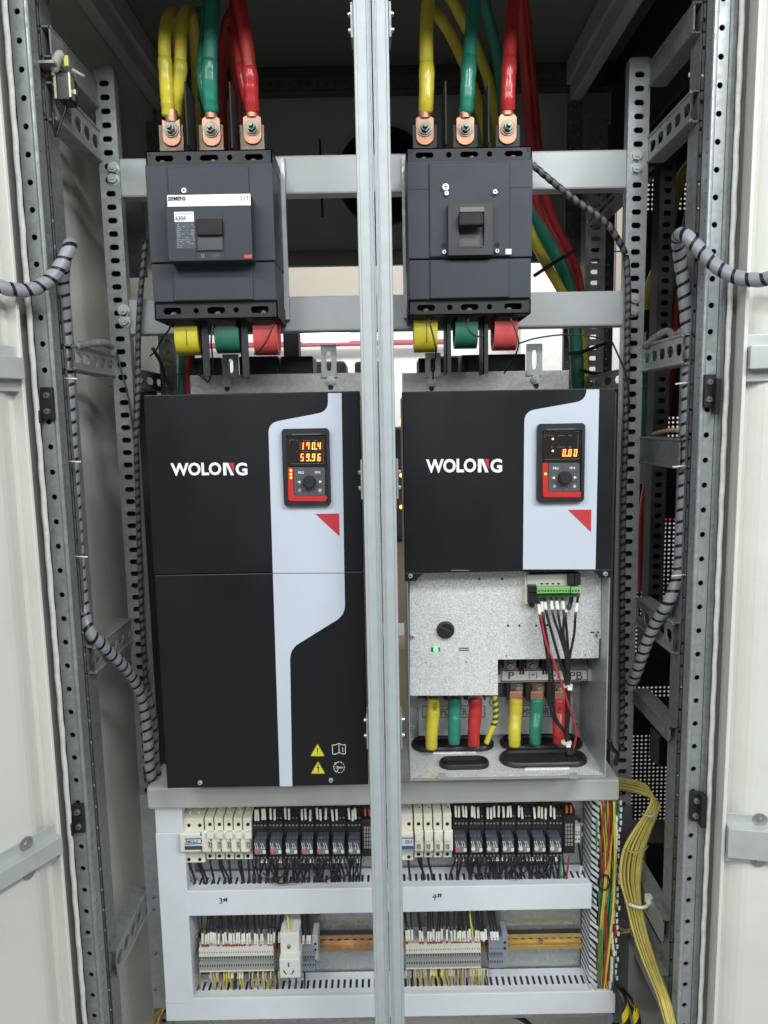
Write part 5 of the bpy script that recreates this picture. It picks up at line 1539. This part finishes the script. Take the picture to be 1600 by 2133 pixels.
# ================================================================== SMALL BREAKERS AND FUSE HOLDERS
def mcb(name, label, group, cat, cx, wpx, ytop, yu, yn0, yn1, yl, poles, dark=False):
    """stepped DIN module: upper clamp block, raised nose, lower clamp block"""
    Yb_, Yc_, Yn = 1.084, 1.050, 1.028
    Zp = lambda py, Y: at(cx, py, Y).z
    w = wpx * Yc_ / FPX; x = at(cx, (yn0 + yn1) / 2, Yc_).x
    x0, x1 = x - w / 2 + .0003, x + w / 2 - .0003
    zt, zl = Zp(ytop, Yc_), Zp(yl, Yc_)
    t = thing(name, label, cat, (x, Yb_, zl), group)
    prof = [(Yb_, zl), (Yc_, zl), (Yc_, Zp(yn1, Yc_)), (Yn + .004, Zp(yn1, Yn)), (Yn, Zp(yn1 - 4, Yn)), (Yn, Zp(yn0 + 3, Yn)), (Yn + .003, Zp(yn0, Yn)), (Yc_, Zp(yn0, Yc_)), (Yc_, zt), (Yb_, zt + .004)]
    MB().xprism(prof, x0, x1).build('housing', cream, t, bevel=.0008)
    for i in range(poles):
        pcx = cx + (i - (poles - 1) / 2) * wpx / poles
        for py, s in ((yu, 1), (yl - 7, 1)):
            MB().cyl(at(pcx, py, Yc_ - .0001), (0, -1, 0), .0028, .0006, 14).build('terminal_hole', blackm, t)
    return t, (x0, x1, Yn, Zp)


RL_ = 'left row of cream fuse holders'; RR_ = 'right row of cream fuse holders'
t, g = mcb('miniature_breaker', 'wide two pole cream breaker with blue framed label at the left end', None, 'miniature breaker', 405, 45, 1706, 1719, 1735, 1778, 1797, 2)
MB().pbox(385, 1742, 422, 1762, g[2] - .0006, g[2]).build('label', whitep, t)
mb = MB(); stroke(mb, [(386, 1748), (418, 1747), (420, 1750), (419, 1757), (386, 1759)], 1.8, g[2] - .0006); mb.build('label_frame', M('frame_blue', (.05, .10, .28)), t)
text('RMC6-3', 387, 1750, 412, 1756, g[2] - .0006, M('print_navy', (.05, .06, .1)), t, bold=.02)
MB().pbox(385, 1763, 421, 1770, g[2] - .0012, g[2]).build('toggle', M('toggle_blue', (.05, .07, .10), .4), t)
for i, cx in enumerate((437.5, 457.3, 477.2, 497, 516.5)):
    lab = ['first cream fuse holder, right beside the wide left breaker', 'second cream fuse holder of the left row', 'middle cream fuse holder of the left row', 'fourth cream fuse holder of the left row', 'fifth cream fuse holder, beside the left relays'][i]
    t, g = mcb('fuse_holder', lab, RL_, 'fuse holder', cx, 19.4, 1704, 1717, 1731, 1778, 1790, 1)
    MB().pbox(cx - 7, 1735, cx + 7, 1748, g[2] - .005, g[2] + .001).build('fuse_lever', cream, t, bevel=.001)
    MB().pbox(cx - 5, 1752, cx + 5.5, 1769, g[2] - .0005, g[2]).build('fuse_label', M('fuse_label_mat', (.45, .44, .38)), t)
    mb = MB(); stroke(mb, [(cx - 3, 1756), (cx + 1, 1756), (cx - 2, 1761), (cx + 1, 1765)], 1.1, g[2] - .0005); stroke(mb, [(cx + 3, 1755), (cx + 3, 1766)], 1, g[2] - .0005); mb.build('fuse_print', blackm, t)
t, g = mcb('miniature_breaker', 'cream breaker with blue striped label next to the centre post', None, 'miniature breaker', 842, 40, 1697, 1716, 1733, 1770, 1792, 2)
MB().pbox(824, 1741, 861, 1762, g[2] - .0006, g[2]).build('label', whitep, t)
mb = MB(); stroke(mb, [(838, 1746), (860, 1746)], 2, g[2] - .0006); mb.pbox(824, 1762.5, 861, 1769, g[2] - .0012, g[2]); mb.build('label_frame', M('frame_blue', (.05, .10, .28)), t)
text('C6-3', 844, 1749, 858, 1757, g[2] - .0006, M('print_navy', (.05, .06, .1)), t, bold=.02)
for i, cx in enumerate((872, 892, 912, 932)):
    lab = ['first cream fuse holder, beside the breaker at the centre post', 'second cream fuse holder of the right row', 'third cream fuse holder of the right row', 'fourth cream fuse holder, beside the right relays'][i]
    t, g = mcb('fuse_holder', lab, RR_, 'fuse holder', cx, 19.7, 1695, 1716, 1730, 1776, 1786, 1)
    MB().pbox(cx - 7, 1742, cx + 6, 1753, g[2] - .005, g[2] + .001).build('fuse_lever', cream, t, bevel=.001)
    MB().pbox(cx - 5, 1758, cx + 5, 1770, g[2] - .0005, g[2]).build('fuse_label', M('fuse_label_mat', (.45, .44, .38)), t)
    mb = MB(); stroke(mb, [(cx - 3, 1760), (cx, 1760), (cx - 2, 1764), (cx + 1, 1768)], 1.0, g[2] - .0005); stroke(mb, [(cx + 3, 1759), (cx + 3, 1769)], 1, g[2] - .0005); mb.build('fuse_print', blackm, t)

# ================================================================== RELAYS
def relay(cx, dy, label, group, flag, w=30):
    Ysk, Yr = 1.055, 1.030
    Zp = lambda py, Y: at(cx, py + dy, Y).z
    x = at(cx, 1760 + dy, Yr).x; hw = 13.2 * Yr / FPX
    t = thing('relay', label, 'relay', (x, 1.085, Zp(1790, Ysk)), group)
    so = MB().pbox(cx - 16, 1725 + dy, cx + 16, 1790 + dy, Ysk, 1.084)
    so.pbox(cx - 16, 1694 + dy, cx + 16, 1726 + dy, Ysk + .008, 1.084).pbox(cx - 16, 1712 + dy, cx + 16, 1726 + dy, Ysk + .001, Ysk + .009)
    so.build('socket', blackm, t, bevel=.0008)
    mb = MB()
    for k in range(4):
        for (py, Y) in ((1719, Ysk + .001), (1704, Ysk + .008), (1786, Ysk)): mb.cyl(at(cx - 11 + 7.4 * k, py + dy, Y), (0, -1, 0), .0017, .0008, 8)
    mb.build('socket_screw', M('screw_dim', (.32, .32, .31), .35, .6), t)
    zt, zb = Zp(1753, Yr), Zp(1781, Yr)
    MB().box(x - hw, x + hw, Yr, Ysk, zb, zt + .001).build('cover', clear, t, bevel=.0012)
    fY = Yr - .0002
    px = lambda a, b, c, d: (cx + a, b + dy, cx + c, d + dy)
    mb = MB(); mb.pbox(*px(-10, 1765, 11, 1779), fY - .0002, fY)
    mb.build('coil', sheen, t)
    mb = MB()
    for k, (a, b) in enumerate(((-11, -9), (-7, -5.5), (1.5, 3.5), (5, 9))):
        stroke(mb, [(cx + a, 1757 + dy), (cx + (a + b) / 2 + .6, 1762 + dy), (cx + b, 1768 + dy)], 1.3, fY - .0003)
    mb.pbox(*px(6, 1771, 12, 1778), fY - .0004, fY); mb.build('contact_spring', M('contact_bright', (.78, .78, .76), .3, .3), t)
    MB().cyl(at(cx - 7, 1772 + dy, fY - .0002), (0, -1, 0), .0032, .0008, 12).build('indicator', M('indicator_red', (.70, .10, .12), .4) if flag else M('indicator_white', (.62, .62, .6), .4), t)
    return t


ORD = ['first', 'second', 'third', 'fourth', 'fifth', 'sixth', 'seventh']
for i in range(7):
    fl = i in (0, 1, 3, 4)
    relay(541.5 + 32.7 * i, -.8 * i / 7., f'{ORD[i]} clear relay from the left in the left row, ' + ('with red indicator' if fl else 'with white indicator'), 'relays of the left row', fl)
for i in range(7):
    relay(960 + 32.9 * i, -4 - .8 * i / 7., f'{ORD[i]} clear relay from the left in the right row, ' + ('with red indicator' if i == 0 else 'with white indicator'), 'relays of the right row', i == 0)
# power module at the end of each relay row
for (cx, py, lab) in ((765, 1692, 'slim black module with printed grid beside the centre post'), (1185, 1686, 'black module with printed grid at the right end of the relay row')):
    t = thing('interface_module', lab, 'module', at(cx, py + 100, 1.08))
    MB().pbox(cx - 11, py + 16, cx + 13, py + 92, 1.05, 1.084).pbox(cx - 11, py, cx + 13, py + 16, 1.062, 1.084).build('housing', blackm, t, bevel=.001)
    mb = MB()
    for r_ in range(6):
        for c_ in range(3): mb.pbox(cx - 7 + 5.6 * c_, py + 30 + 8 * r_, cx - 3.2 + 5.6 * c_, py + 35.5 + 8 * r_, 1.0495, 1.05)
    mb.build('printed_grid', M('grid_print', (.28, .27, .24)), t)
    mb = MB().pbox(cx - 6, py - 6, cx - 2, py + 8, 1.055, 1.06).pbox(cx + 3, py - 6, cx + 7, py + 8, 1.055, 1.06); mb.build('plug', M('plug_orange', (.5, .10, .03)), t)
t = thing('end_clamp', 'small white screw clamp right of the module in the right relay row', 'clamp', at(1204, 1760, 1.09))
MB().pbox(1197, 1722, 1209, 1738, 1.07, 1.09).pbox(1197, 1742, 1209, 1756, 1.07, 1.09).build('clamp_body', whitep, t, bevel=.001)
mb = MB()
for (a, b) in ((1200, 1733), (1206, 1733), (1200, 1748), (1206, 1748)): mb.cyl(at(a, b, 1.0699), (0, -1, 0), .0012, .0004, 8)
mb.build('screw_hole', blackm, t)

# ================================================================== TERMINAL BLOCKS
def tblock(cx, dy, wpx, kind, label, group):
    Yt = 1.045
    w = wpx * Yt / FPX * .93; x = at(cx, 1990 + dy, Yt).x
    Z = lambda py, Y=Yt: at(cx, py + dy, Y).z
    mb = MB()
    m0, m1 = (0, 1) if kind == 'w' else (1, 1)
    mb.box(x - w / 2, x + w / 2, Yt, 1.080, Z(1993), Z(1977), m0)
    mb.box(x - w / 2, x + w / 2, Yt + .006, 1.080, Z(1977), Z(1969), 1)
    mb.box(x - w / 2, x + w / 2, Yt + .003, 1.080, Z(2003), Z(1993.2), 1)
    mb.box(x - w / 2, x + w / 2, Yt - .001, 1.080, Z(2021), Z(2005), 1)
    mb.box(x - w / 2, x + w / 2, Yt - .0012, 1.080, Z(2024), Z(2021), m0)
    for py, yy in ((1999, Yt + .003), (2011, Yt - .001)):
        mb.box(x - w * .22, x + w * .22, yy - .0004, yy + .001, Z(py + 2), Z(py - 2), 2)
    mb.box(x - w * .12, x + w * .12, Yt - .0003, Yt + .001, Z(1986.5), Z(1983), 2)
    o = mb.build('terminal_block', [termw, termg if kind == 'w' else termb, blackm])
    return tag(o, label, 'terminal block', group)


n = 31
first = tblock(417, 0, 5.48, 'w', 'thin white topped terminal block in the left terminal row', 'white terminal blocks of the left row')
dx = 5.48 * 1.045 / FPX
for i in range(1, n): dup(first, (dx * i, 0, 0))
first = tblock(630, -2, 6, 'g', 'blue grey terminal block right of the white socket', 'blue grey terminal blocks by the white socket')
for i in range(1, 5): dup(first, (6.2 * 1.045 / FPX * i, 0, 0))
first = tblock(848, -6, 5.5, 'w', 'thin white topped terminal block in the right terminal row', 'white terminal blocks of the right row')
for i in range(1, 31): dup(first, (5.52 * 1.045 / FPX * i, 0, 0))
first = tblock(1021, -9, 5.5, 'g', 'blue grey terminal block at the end of the right terminal row', 'blue grey terminal blocks of the right row')
for i in range(1, 6): dup(first, (5.6 * 1.045 / FPX * i, 0, 0))
for (cx, py, lab) in ((657, 1948, 'grey end stop on the rail after the left blue grey terminals'), (1052, 1945, 'grey end stop on the rail after the right blue grey terminals')):
    t = thing('end_stop', lab, 'end stop', at(cx, py + 60, 1.08))
    MB().pbox(cx - 6, py, cx + 6, py + 52, 1.05, 1.08).build('stop_body', termb if cx > 900 else M('stop_grey', (.42, .43, .44), .5), t, bevel=.001)
    mb = MB()
    for q in (18, 30): mb.cyl(at(cx, py + q, 1.0499), (0, -1, 0), .0022, .0005, 10)
    mb.build('screw_hole', blackm, t)

# power socket
t = thing('power_socket', 'white three pin socket on the rail beside the left terminals', 'socket', at(604, 2040, 1.08))
MB().pbox(584, 1944, 624, 1997, 1.032, 1.08).build('upper_body', M('socket_white', (.66, .675, .64), .4, 0, .03), t, bevel=.0015)
Yo = 1.018
MB().pbox(582, 1998, 626, 2038, Yo, 1.075).build('socket_face', M('socket_white', (.66, .675, .64), .4, 0, .03), t, bevel=.002)
mb = MB().pbox(600, 2006, 602.6, 2015, Yo - .0004, Yo)
stroke(mb, [(591, 2022), (596, 2029)], 2.2, Yo); stroke(mb, [(612.5, 2022), (608, 2029)], 2.2, Yo); mb.build('pin_slot', blackm, t)
screw(t, 602, 1971, 1.032, .0034, M('dull_screw', (.35, .33, .28), .4, .6))

# ================================================================== PANEL WIRES
rw = random.Random(11)


def pwire(spec, mat, label, group, r=.0016, sl=None, fer=None, k=5):
    P = path(spec, k)
    t = thing('panel_wire', label, 'wire', P[-1], group)
    MB().tube(P, r, 6).build('insulation', mat, t, smooth=True)
    if sl: MB().tube([at(*p) for p in sl], r * 1.32, 8).build('marker_sleeve', sleeve, t, smooth='auto')
    if fer: MB().tube([at(*p) for p in fer], r * 1.3, 8).build('red_collar', M('collar_red', (.28, .03, .03), .5), t)
    return t


for side, xs, dy in (('left', [541.5 + 32.7 * i for i in range(7)], 0), ('right', [960 + 32.9 * i for i in range(7)], -4)):
    # above: white markers entering the sockets
    for i, cx in enumerate(xs):
        for k in range(rw.choice([2, 3, 3, 4])):
            x = cx - 10 + 7.5 * k + rw.uniform(-1.5, 1.5)
            y0 = 1690 + dy + rw.uniform(-2, 3)
            lean = rw.uniform(-3, 1)
            pwire([(x + lean * 1.6, 1668, 1.068), (x + lean, y0, 1.060), (x, y0 + 24, 1.056)], blackw, f'black wire with white marker above the {side} relay row', f'marked wires above the {side} relays', .0014,
                  [(x + lean, y0 - 6, 1.0600), (x + lean * .2, y0 + 17, 1.0565)])
    # below: dark wires going down to the duct slots
    for i, cx in enumerate(xs):
        for k in range(7):
            x = cx - 13 + 4.3 * k + rw.uniform(-1.5, 1.5)
            xe = x + rw.uniform(-13, 9)
            m = rw.choice([blackw, blackw, blackw, blackw])
            hasm = rw.random() < .5
            pwire([(x, 1783 + dy, 1.058), (x + rw.uniform(-2, 2), 1797 + dy, 1.054), (xe + rw.uniform(-3, 3), 1825 + dy, 1.057), (xe, 1846 + dy, 1.066), (xe, 1862 + dy, 1.068)], m,
                  f'black wire from a {side} relay down to the middle duct', f'wires below the {side} relays', .0015,
                  [(x, 1785 + dy, 1.0578), (x, 1797 + dy, 1.0545)] if hasm else None)
for side, xs, dy in (('left', [395, 413, 438, 457, 477, 497, 517], 0), ('right', [850, 872, 892, 932], -6)):
    for i, x in enumerate(xs):
        lean = rw.uniform(-4, 2)
        pwire([(x + 4 + lean, 1664, 1.075), (x + 2, 1684 + dy, 1.066), (x, 1706 + dy, 1.062)], blackw, f'black wire with white marker entering a {side} cream module from above', f'marked wires above the {side} cream modules', .0016,
              [(x + 3, 1676 + dy, 1.0685), (x + .5, 1700 + dy, 1.0625)])
        if side == 'right' and i == 3: continue
        for q in range(2 if i % 2 else 1):
            xx = x + 5 * q
            xe = xx + rw.uniform(2, 14)
            pwire([(xx, 1788 + dy, 1.062), (xx + 1, 1803 + dy, 1.060), (xe, 1828 + dy, 1.06), (xe + 2, 1846 + dy, 1.067), (xe + 2, 1862 + dy, 1.07)], blackw, f'black wire from a {side} cream module to the middle duct', f'wires below the {side} cream modules', .0019)
for q, (xa, xb, yy) in enumerate(((560, 600, 1822), (650, 700, 1826), (690, 735, 1820), (975, 1030, 1818), (1050, 1100, 1822), (1090, 1150, 1816))):
    side = 'left' if xa < 800 else 'right'
    tag(MB().tube(path([(xa, yy - 34, 1.055), (xa + 6, yy - 8, 1.05), ((xa + xb) / 2, yy + 8, 1.048), (xb - 6, yy - 6, 1.05), (xb, yy - 34, 1.055)]), .0013, 6).build('panel_wire', blackw, smooth=True), f'black wire looping between two {side} relays above the middle duct', 'wire', f'looping wires below the {side} relays')
# arcing wire lying across
tag(MB().tube(path([(548, 1818, 1.055), (570, 1836, 1.05), (590, 1840, 1.048), (620, 1834, 1.048), (640, 1830, 1.05)]), .0013, 6).build('panel_wire', blackw, smooth=True), 'black wire sagging across the slots of the middle duct', 'wire')
pwire([(1186, 1784, 1.055), (1183, 1805, 1.054), (1180, 1830, 1.058), (1180, 1850, 1.07)], red2, 'red wire below the module of the right relay row', None, .0015)
pwire([(1168, 1790, 1.055), (1167, 1815, 1.054), (1166, 1850, 1.07)], grn2, 'green wire below the right relay row', None, .0014)
pwire([(1205, 1757, 1.07), (1208, 1780, 1.066), (1211, 1800, 1.064), (1210, 1824, 1.07)], blackw, 'black wire with white end below the small screw clamp', None, .0016, [(1211, 1803, 1.064), (1208, 1822, 1.068)])
# terminal rows: black wires above with marker and red collar, pale wires below
for side, x0, n, dx_, dy in (('left', 417, 31, 5.48, 0), ('right', 848, 31, 5.52, -6)):
    for i in range(n):
        x = x0 + dx_ * i
        if rw.random() < .82:
            lean = rw.uniform(-5, 3); yt = 1942 + dy + rw.uniform(-2, 4)
            y1904 = 1908 + dy * .5
            col = yel2 if i == 25 else blackw
            dark = rw.random() < .75
            pwire([(x + lean * 2.2, y1904 - 12, 1.064), (x + lean * 1.6, 1925 + dy, 1.058), (x + lean * .6, yt, 1.054), (x, 1974 + dy, 1.053)], col,
                  f'yellow wire entering the {side} terminal row' if col is yel2 else f'black wire with white marker entering the {side} terminal row', None if col is yel2 else f'marked wires above the {side} terminals', .0014,
                  None if col is yel2 else [(x + lean * .6, yt, 1.0540), (x + lean * .1, yt + 22, 1.0522)], [(x, 1967 + dy, 1.0510), (x, 1975 + dy, 1.0505)] if dark and col is not yel2 else None, k=4)
        if rw.random() < .78:
            m, cn = rw.choice([(oliv2, 'olive'), (beige2, 'beige'), (yel2, 'yellow'), (yel2, 'yellow'), (beige2, 'beige'), (blackw, 'black')])
            xe = x + rw.uniform(-2, 5)
            pwire([(x, 2022 + dy, 1.055), (x + rw.uniform(-2, 2), 2036 + dy, 1.052), (xe, 2050 + dy, 1.056), (xe, 2064 + dy, 1.066), (xe, 2080 + dy, 1.07)], m,
                  f'{cn} wire from the {side} terminal row into the bottom duct', f'{cn} wires below the {side} terminals', .0014,
                  [(x, 2023 + dy, 1.055), (x, 2037 + dy, 1.0525)] if rw.random() < .45 else None, k=4)
pwire([(598, 1900, 1.06), (601, 1925, 1.045), (603, 1950, 1.034)], yel2, 'yellow green wire entering the white socket from above', None, .002)
for (x, lab) in ((583, 'black wire left of the socket top'), (588, 'second black wire left of the socket top')):
    pwire([(x + 4, 1896, 1.06), (x, 1925, 1.058), (x - 2, 1960, 1.055)], blackw, lab, None, .0015)
for i, x in enumerate((628, 637, 642)):
    pwire([(x, 1896, 1.066), (x + 1, 1925, 1.060), (x + 4, 1948, 1.055), (x + 4, 1966, 1.053)], blackw, 'black wire down to the blue grey terminals by the socket', 'wires above the left blue grey terminals', .0017, [(x + 4, 1948, 1.054), (x + 4, 1965, 1.0525)])
for i, x in enumerate((995, 1001, 1016, 1022, 1028)):
    pwire([(x, 1890, 1.066), (x + 3, 1915, 1.060), (x + 7, 1938, 1.055), (x + 9, 1958, 1.053)], blackw, 'black wire down to the right blue grey terminals', 'wires above the right blue grey terminals', .0018, [(x + 7, 1940, 1.0545), (x + 9, 1957, 1.0525)])
for (x, lab) in ((602, 'left black wire below the white socket'), (616, 'right black wire below the white socket'), (634, 'black wire curving below the blue grey terminals by the socket')):
    pwire([(x, 2020, 1.05), (x + 1, 2042, 1.052), (x, 2060, 1.062), (x, 2076, 1.07)], blackw, lab, None, .0016)

# ================================================================== SPIRAL WRAPPED CABLES
def spiral(label, spec, r, pitch, mat, cover=.78, k=10, ties=()):
    P = path(spec, k)
    t = thing('spiral_wrapped_cable', label, 'cable', P[-1])
    MB().tube(P, r * .9, 12).build('cable_core', corem, t, smooth=True)
    MB().wrap(P, r, pitch, cover, 18).build('spiral_sleeve', mat, t, smooth=True)
    return t


spiral('grey spiral wrapped cable looping out of the left door and down the left post', [(-40, 592, .82), (0, 598, .83), (40, 605, .845), (75, 600, .86), (108, 578, .875), (132, 545, .885), (144, 518, .89), (147, 510, .90), (143, 516, .925), (134, 545, .935), (132, 590, .95),
       (136, 680, .957), (142, 800, .957), (149, 920, .957), (155, 1030, .957), (163, 1150, .957), (173, 1260, .955), (187, 1315, .945), (212, 1342, .96), (245, 1375, .99), (272, 1405, 1.02), (292, 1440, 1.04), (303, 1480, 1.05), (309, 1540, 1.05), (313, 1600, 1.05), (320, 1632, 1.055)], .0080, .0165, wrapm, .74)
spiral('grey spiral wrapped cable looping out of the right door and down the right post', [(1660, 560, .80), (1610, 578, .82), (1570, 583, .835), (1530, 576, .85), (1490, 553, .865), (1455, 518, .88), (1432, 494, .888), (1419, 488, .90), (1413, 497, .92), (1417, 540, .94), (1425, 600, .95),
       (1432, 700, .957), (1434, 780, .957), (1431, 880, .957), (1427, 980, .957), (1422, 1080, .957), (1417, 1170, .957), (1409, 1212, .955), (1392, 1255, .955), (1365, 1300, .98), (1343, 1350, 1.0), (1326, 1400, 1.02), (1312, 1430, 1.04)], .0080, .0165, wrapm, .74)
spiral('thin dark spiral wrapped cable slanting from the right breaker to the right upright', [(1108, 342, 1.06), (1150, 378, 1.06), (1200, 418, 1.06), (1240, 446, 1.06), (1268, 470, 1.062), (1288, 500, 1.066), (1303, 528, 1.075)], .0046, .0125, wrapd, .6)
spiral('dark spiral wrapped cable running down behind the right upright', [(1304, 532, 1.082), (1308, 600, 1.082), (1307, 720, 1.082), (1304, 860, 1.082), (1300, 1000, 1.08), (1297, 1150, 1.08), (1296, 1300, 1.08), (1296, 1450, 1.08), (1294, 1560, 1.08)], .0046, .0125, wrapd, .6)
spiral('dark spiral wrapped cable hanging between the left upright and left breaker', [(304, 500, 1.09), (298, 560, 1.085), (291, 640, 1.085), (288, 720, 1.085), (287, 800, 1.085), (284, 900, 1.084), (287, 1020, 1.083), (291, 1150, 1.082), (296, 1280, 1.082), (303, 1400, 1.082), (308, 1440, 1.07)], .0042, .013, wrapd, .6)
spiral('thin second spiral wrapped cable at the foot of the left drive', [(300, 1300, 1.10), (308, 1420, 1.085), (322, 1500, 1.075), (326, 1580, 1.07), (332, 1622, 1.07)], .0045, .018, wrapm)
for (x, y, sg, lab) in ((148, 787, 1, 'upper pale tie holding the left spiral cable to the post'), (156, 960, 1, 'middle pale tie holding the left spiral cable to the post'), (170, 1158, 1, 'lower pale tie holding the left spiral cable to the post'),
                        (1420, 799, -1, 'upper pale tie holding the right spiral cable to the post'), (1414, 972, -1, 'middle pale tie holding the right spiral cable to the post'), (1412, 1199, -1, 'lower pale tie holding the right spiral cable to the post')):
    p = at(x - 8 * sg, y, .9285); q = at(x + (-16 if sg > 0 else 16) * 1.0, y, .93)
    a, b = at(x - 13, y + 1, .9285), at(x + 13, y - 2 * sg * -1, .9285)
    tag(MB().tube([a, (a + b) / 2 + Vector((0, -.0006, 0)), b], .0011, 6).build('cable_tie', tie, smooth=True), lab, 'cable tie')

# ================================================================== RIGHT HAND YELLOW CABLE BUNDLE
cl = [(1262, 1630, 1.10), (1300, 1634, 1.08), (1345, 1646, 1.05), (1366, 1668, 1.03), (1358, 1695, 1.02), (1340, 1730, 1.02), (1322, 1775, 1.02), (1316, 1830, 1.02), (1323, 1880, 1.02), (1336, 1940, 1.005), (1355, 2000, .97), (1374, 2050, .935), (1387, 2090, .91), (1399, 2140, .895)]
wid = [12, 12, 12, 11, 12, 17, 22, 22, 17, 16, 15, 13, 12, 11]
t = thing('cable_bundle', 'thick bundle of thin yellow wires hanging right of the lower panel', 'cable', at(1338, 2100, 1.02))
rw = random.Random(21)
for i in range(26):
    a = rw.uniform(-1, 1); b = rw.uniform(-1, 1) * .6
    pts = []
    for k, (p, w) in enumerate(zip(cl, wid)):
        aa = a * math.cos(k * .16 + i) * .25 + a * .85
        # first points fan out vertically, later ones across
        ax, ay = (0.15, 1) if k < 3 else ((.75, .6) if k == 3 else (1, .12))
        pts.append((p[0] + aa * w * ax, p[1] + aa * w * ay, p[2] + b * .012))
    MB().tube(path(pts, 5), .0016, 6).build('wire', M('bundle_yellow', (.60, .50, .13), .5, 0, .18, 60) if i % 3 else M('bundle_yellow2', (.48, .39, .10), .5, 0, .18, 60), t, smooth=True)
for (px, py, wd, m) in ((1334, 1878, 24, tie), (1352, 1690, 15, M('tie_grey', (.5, .48, .4))), (1326, 1765, 24, M('tie_tan', (.35, .29, .1)))):
    p0, p1 = at(px - wd, py + 5, 1.006), at(px + wd, py - 3, 1.006)
    n_ = [p0 + (p1 - p0) * (q / 8) + Vector((0, -.012 * math.sin(PI * q / 8), 0)) for q in range(9)]
    MB().tube(n_, .0026 if m is tie else .0014, 6).build('cable_tie', m, t, smooth=True)
    if m is tie:
        e = at(px + wd + 30, py - 12, 1.0); MB().tube([p1, e], .0018, 6).pbox(px + wd - 10, py - 8, px + wd + 2, py + 6, .99, 1.0).build('tie_tail', tie, t)
for i, (dx_, dy_) in enumerate(((0, 0), (4, 6), (-3, 10))):
    tag(MB().tube(path([(1282, 1918 + dy_, 1.05), (1292 + dx_, 1932 + dy_, 1.05), (1310, 1936 + dy_ * .5, 1.05), (1322 + dx_, 1922 + dy_ * .4, 1.05)]), .0013, 6).build('stray_wire', oliv2, smooth=True), 'olive stray wire looping between the duct markers and the yellow bundle', 'wire', 'stray olive wires by the yellow bundle')
# yellow and black cable at the bottom right, and tails at bottom left
for (spec, r, lab) in (([(1282, 2058, 1.03), (1294, 2072, 1.02), (1302, 2100, 1.01), (1308, 2160, 1.0)], .0062, 'black cable wound with yellow tape at the bottom right, left strand'), ([(1292, 2062, 1.035), (1312, 2085, 1.02), (1324, 2110, 1.01), (1332, 2165, 1.0)], .0062, 'black cable wound with yellow tape at the bottom right, right strand')):
    P = path(spec, 8); t = thing('taped_cable', lab, 'cable', P[-1])
    MB().tube(P, r, 10).build('black_sheath', black, t, smooth=True)
    MB().wrap(P, r * 1.05, .05, .30, 12).build('yellow_tape', M('tape_yellow', (.72, .56, .02), .5), t, smooth=True)
for i, (x0, x1, m, cn) in enumerate(((352, 330, yel2, 'yellow'), (350, 322, oliv2, 'olive'), (347, 316, oliv2, 'olive'), (342, 336, red2, 'red'))):
    tag(MB().tube(path([(x0, 2066, 1.085), (x0 - 8, 2095, 1.08), (x1, 2125, 1.08), (x1 - 4, 2160, 1.08)]), .0017, 6).build('loose_wire', m, smooth=True), f'{cn} loose wire hanging at the lower left corner of the panel', 'wire', f'{cn} loose wires at the lower left corner')
mb = MB()
for i in range(3):
    c = atz(1392, 1990 + 14 * i, -1.17); mb.tube([(c.x + .06 * math.cos(a) * (1 + .1 * i), c.y + .05 * math.sin(a), -1.15 + .03 * i + .04 * math.sin(a * 2 + i)) for a in [2 * PI * q / 24 for q in range(25)]], .014, 8)
tag(mb.build('cable_coil', blackm, smooth=True), 'black coil of cable lying on the floor behind the yellow bundle', 'cable')
tag(MB().tube(path([(1060, 2112, 1.12), (1090, 2124, 1.12), (1120, 2150, 1.12)]), .004, 8).build('floor_cable', blackw, smooth=True), 'black cable dipping below the bottom duct', 'cable')
for (pts, lab) in (([(303, 1606, 1.07), (308, 1622, 1.06), (318, 1636, 1.055)], 'left black cable end under the left spiral sleeve'), ([(318, 1608, 1.065), (326, 1622, 1.06), (338, 1634, 1.055)], 'right black cable end under the left spiral sleeve'),
                   ([(1268, 1540, 1.0), (1276, 1560, 1.0), (1286, 1570, 1.01), (1282, 1592, 1.02)], 'black wire bent beside the open drive wall')):
    tag(MB().tube(path(pts), .0035, 8).build('cable_end', blackw, smooth=True), lab, 'cable')
# grey cable heads on the side rails
for (spec, lab) in (([(1345, 722, 1.07), (1370, 700, 1.04), (1392, 690, 1.02), (1404, 700, 1.0), (1420, 690, .98)], 'short grey braided cable lying on the right slotted rail'), ([(158, 722, .96), (185, 716, .99), (215, 714, 1.02), (232, 722, 1.06)], 'short grey braided cable lying on the left slotted rail'),
                    ([(1360, 905, 1.05), (1390, 897, 1.0), (1415, 895, .97)], 'tan cable end on the right side rail beside the spiral cable')):
    tag(MB().tube(path(spec, 10), .0052 if 'tan' not in lab else .003, 10, wob=.12).build('braided_cable', M('braid', (.22, .21, .22), .6, 0, .3, 200) if 'tan' not in lab else M('tan_cable', (.42, .29, .14), .6), smooth=True), lab, 'cable')
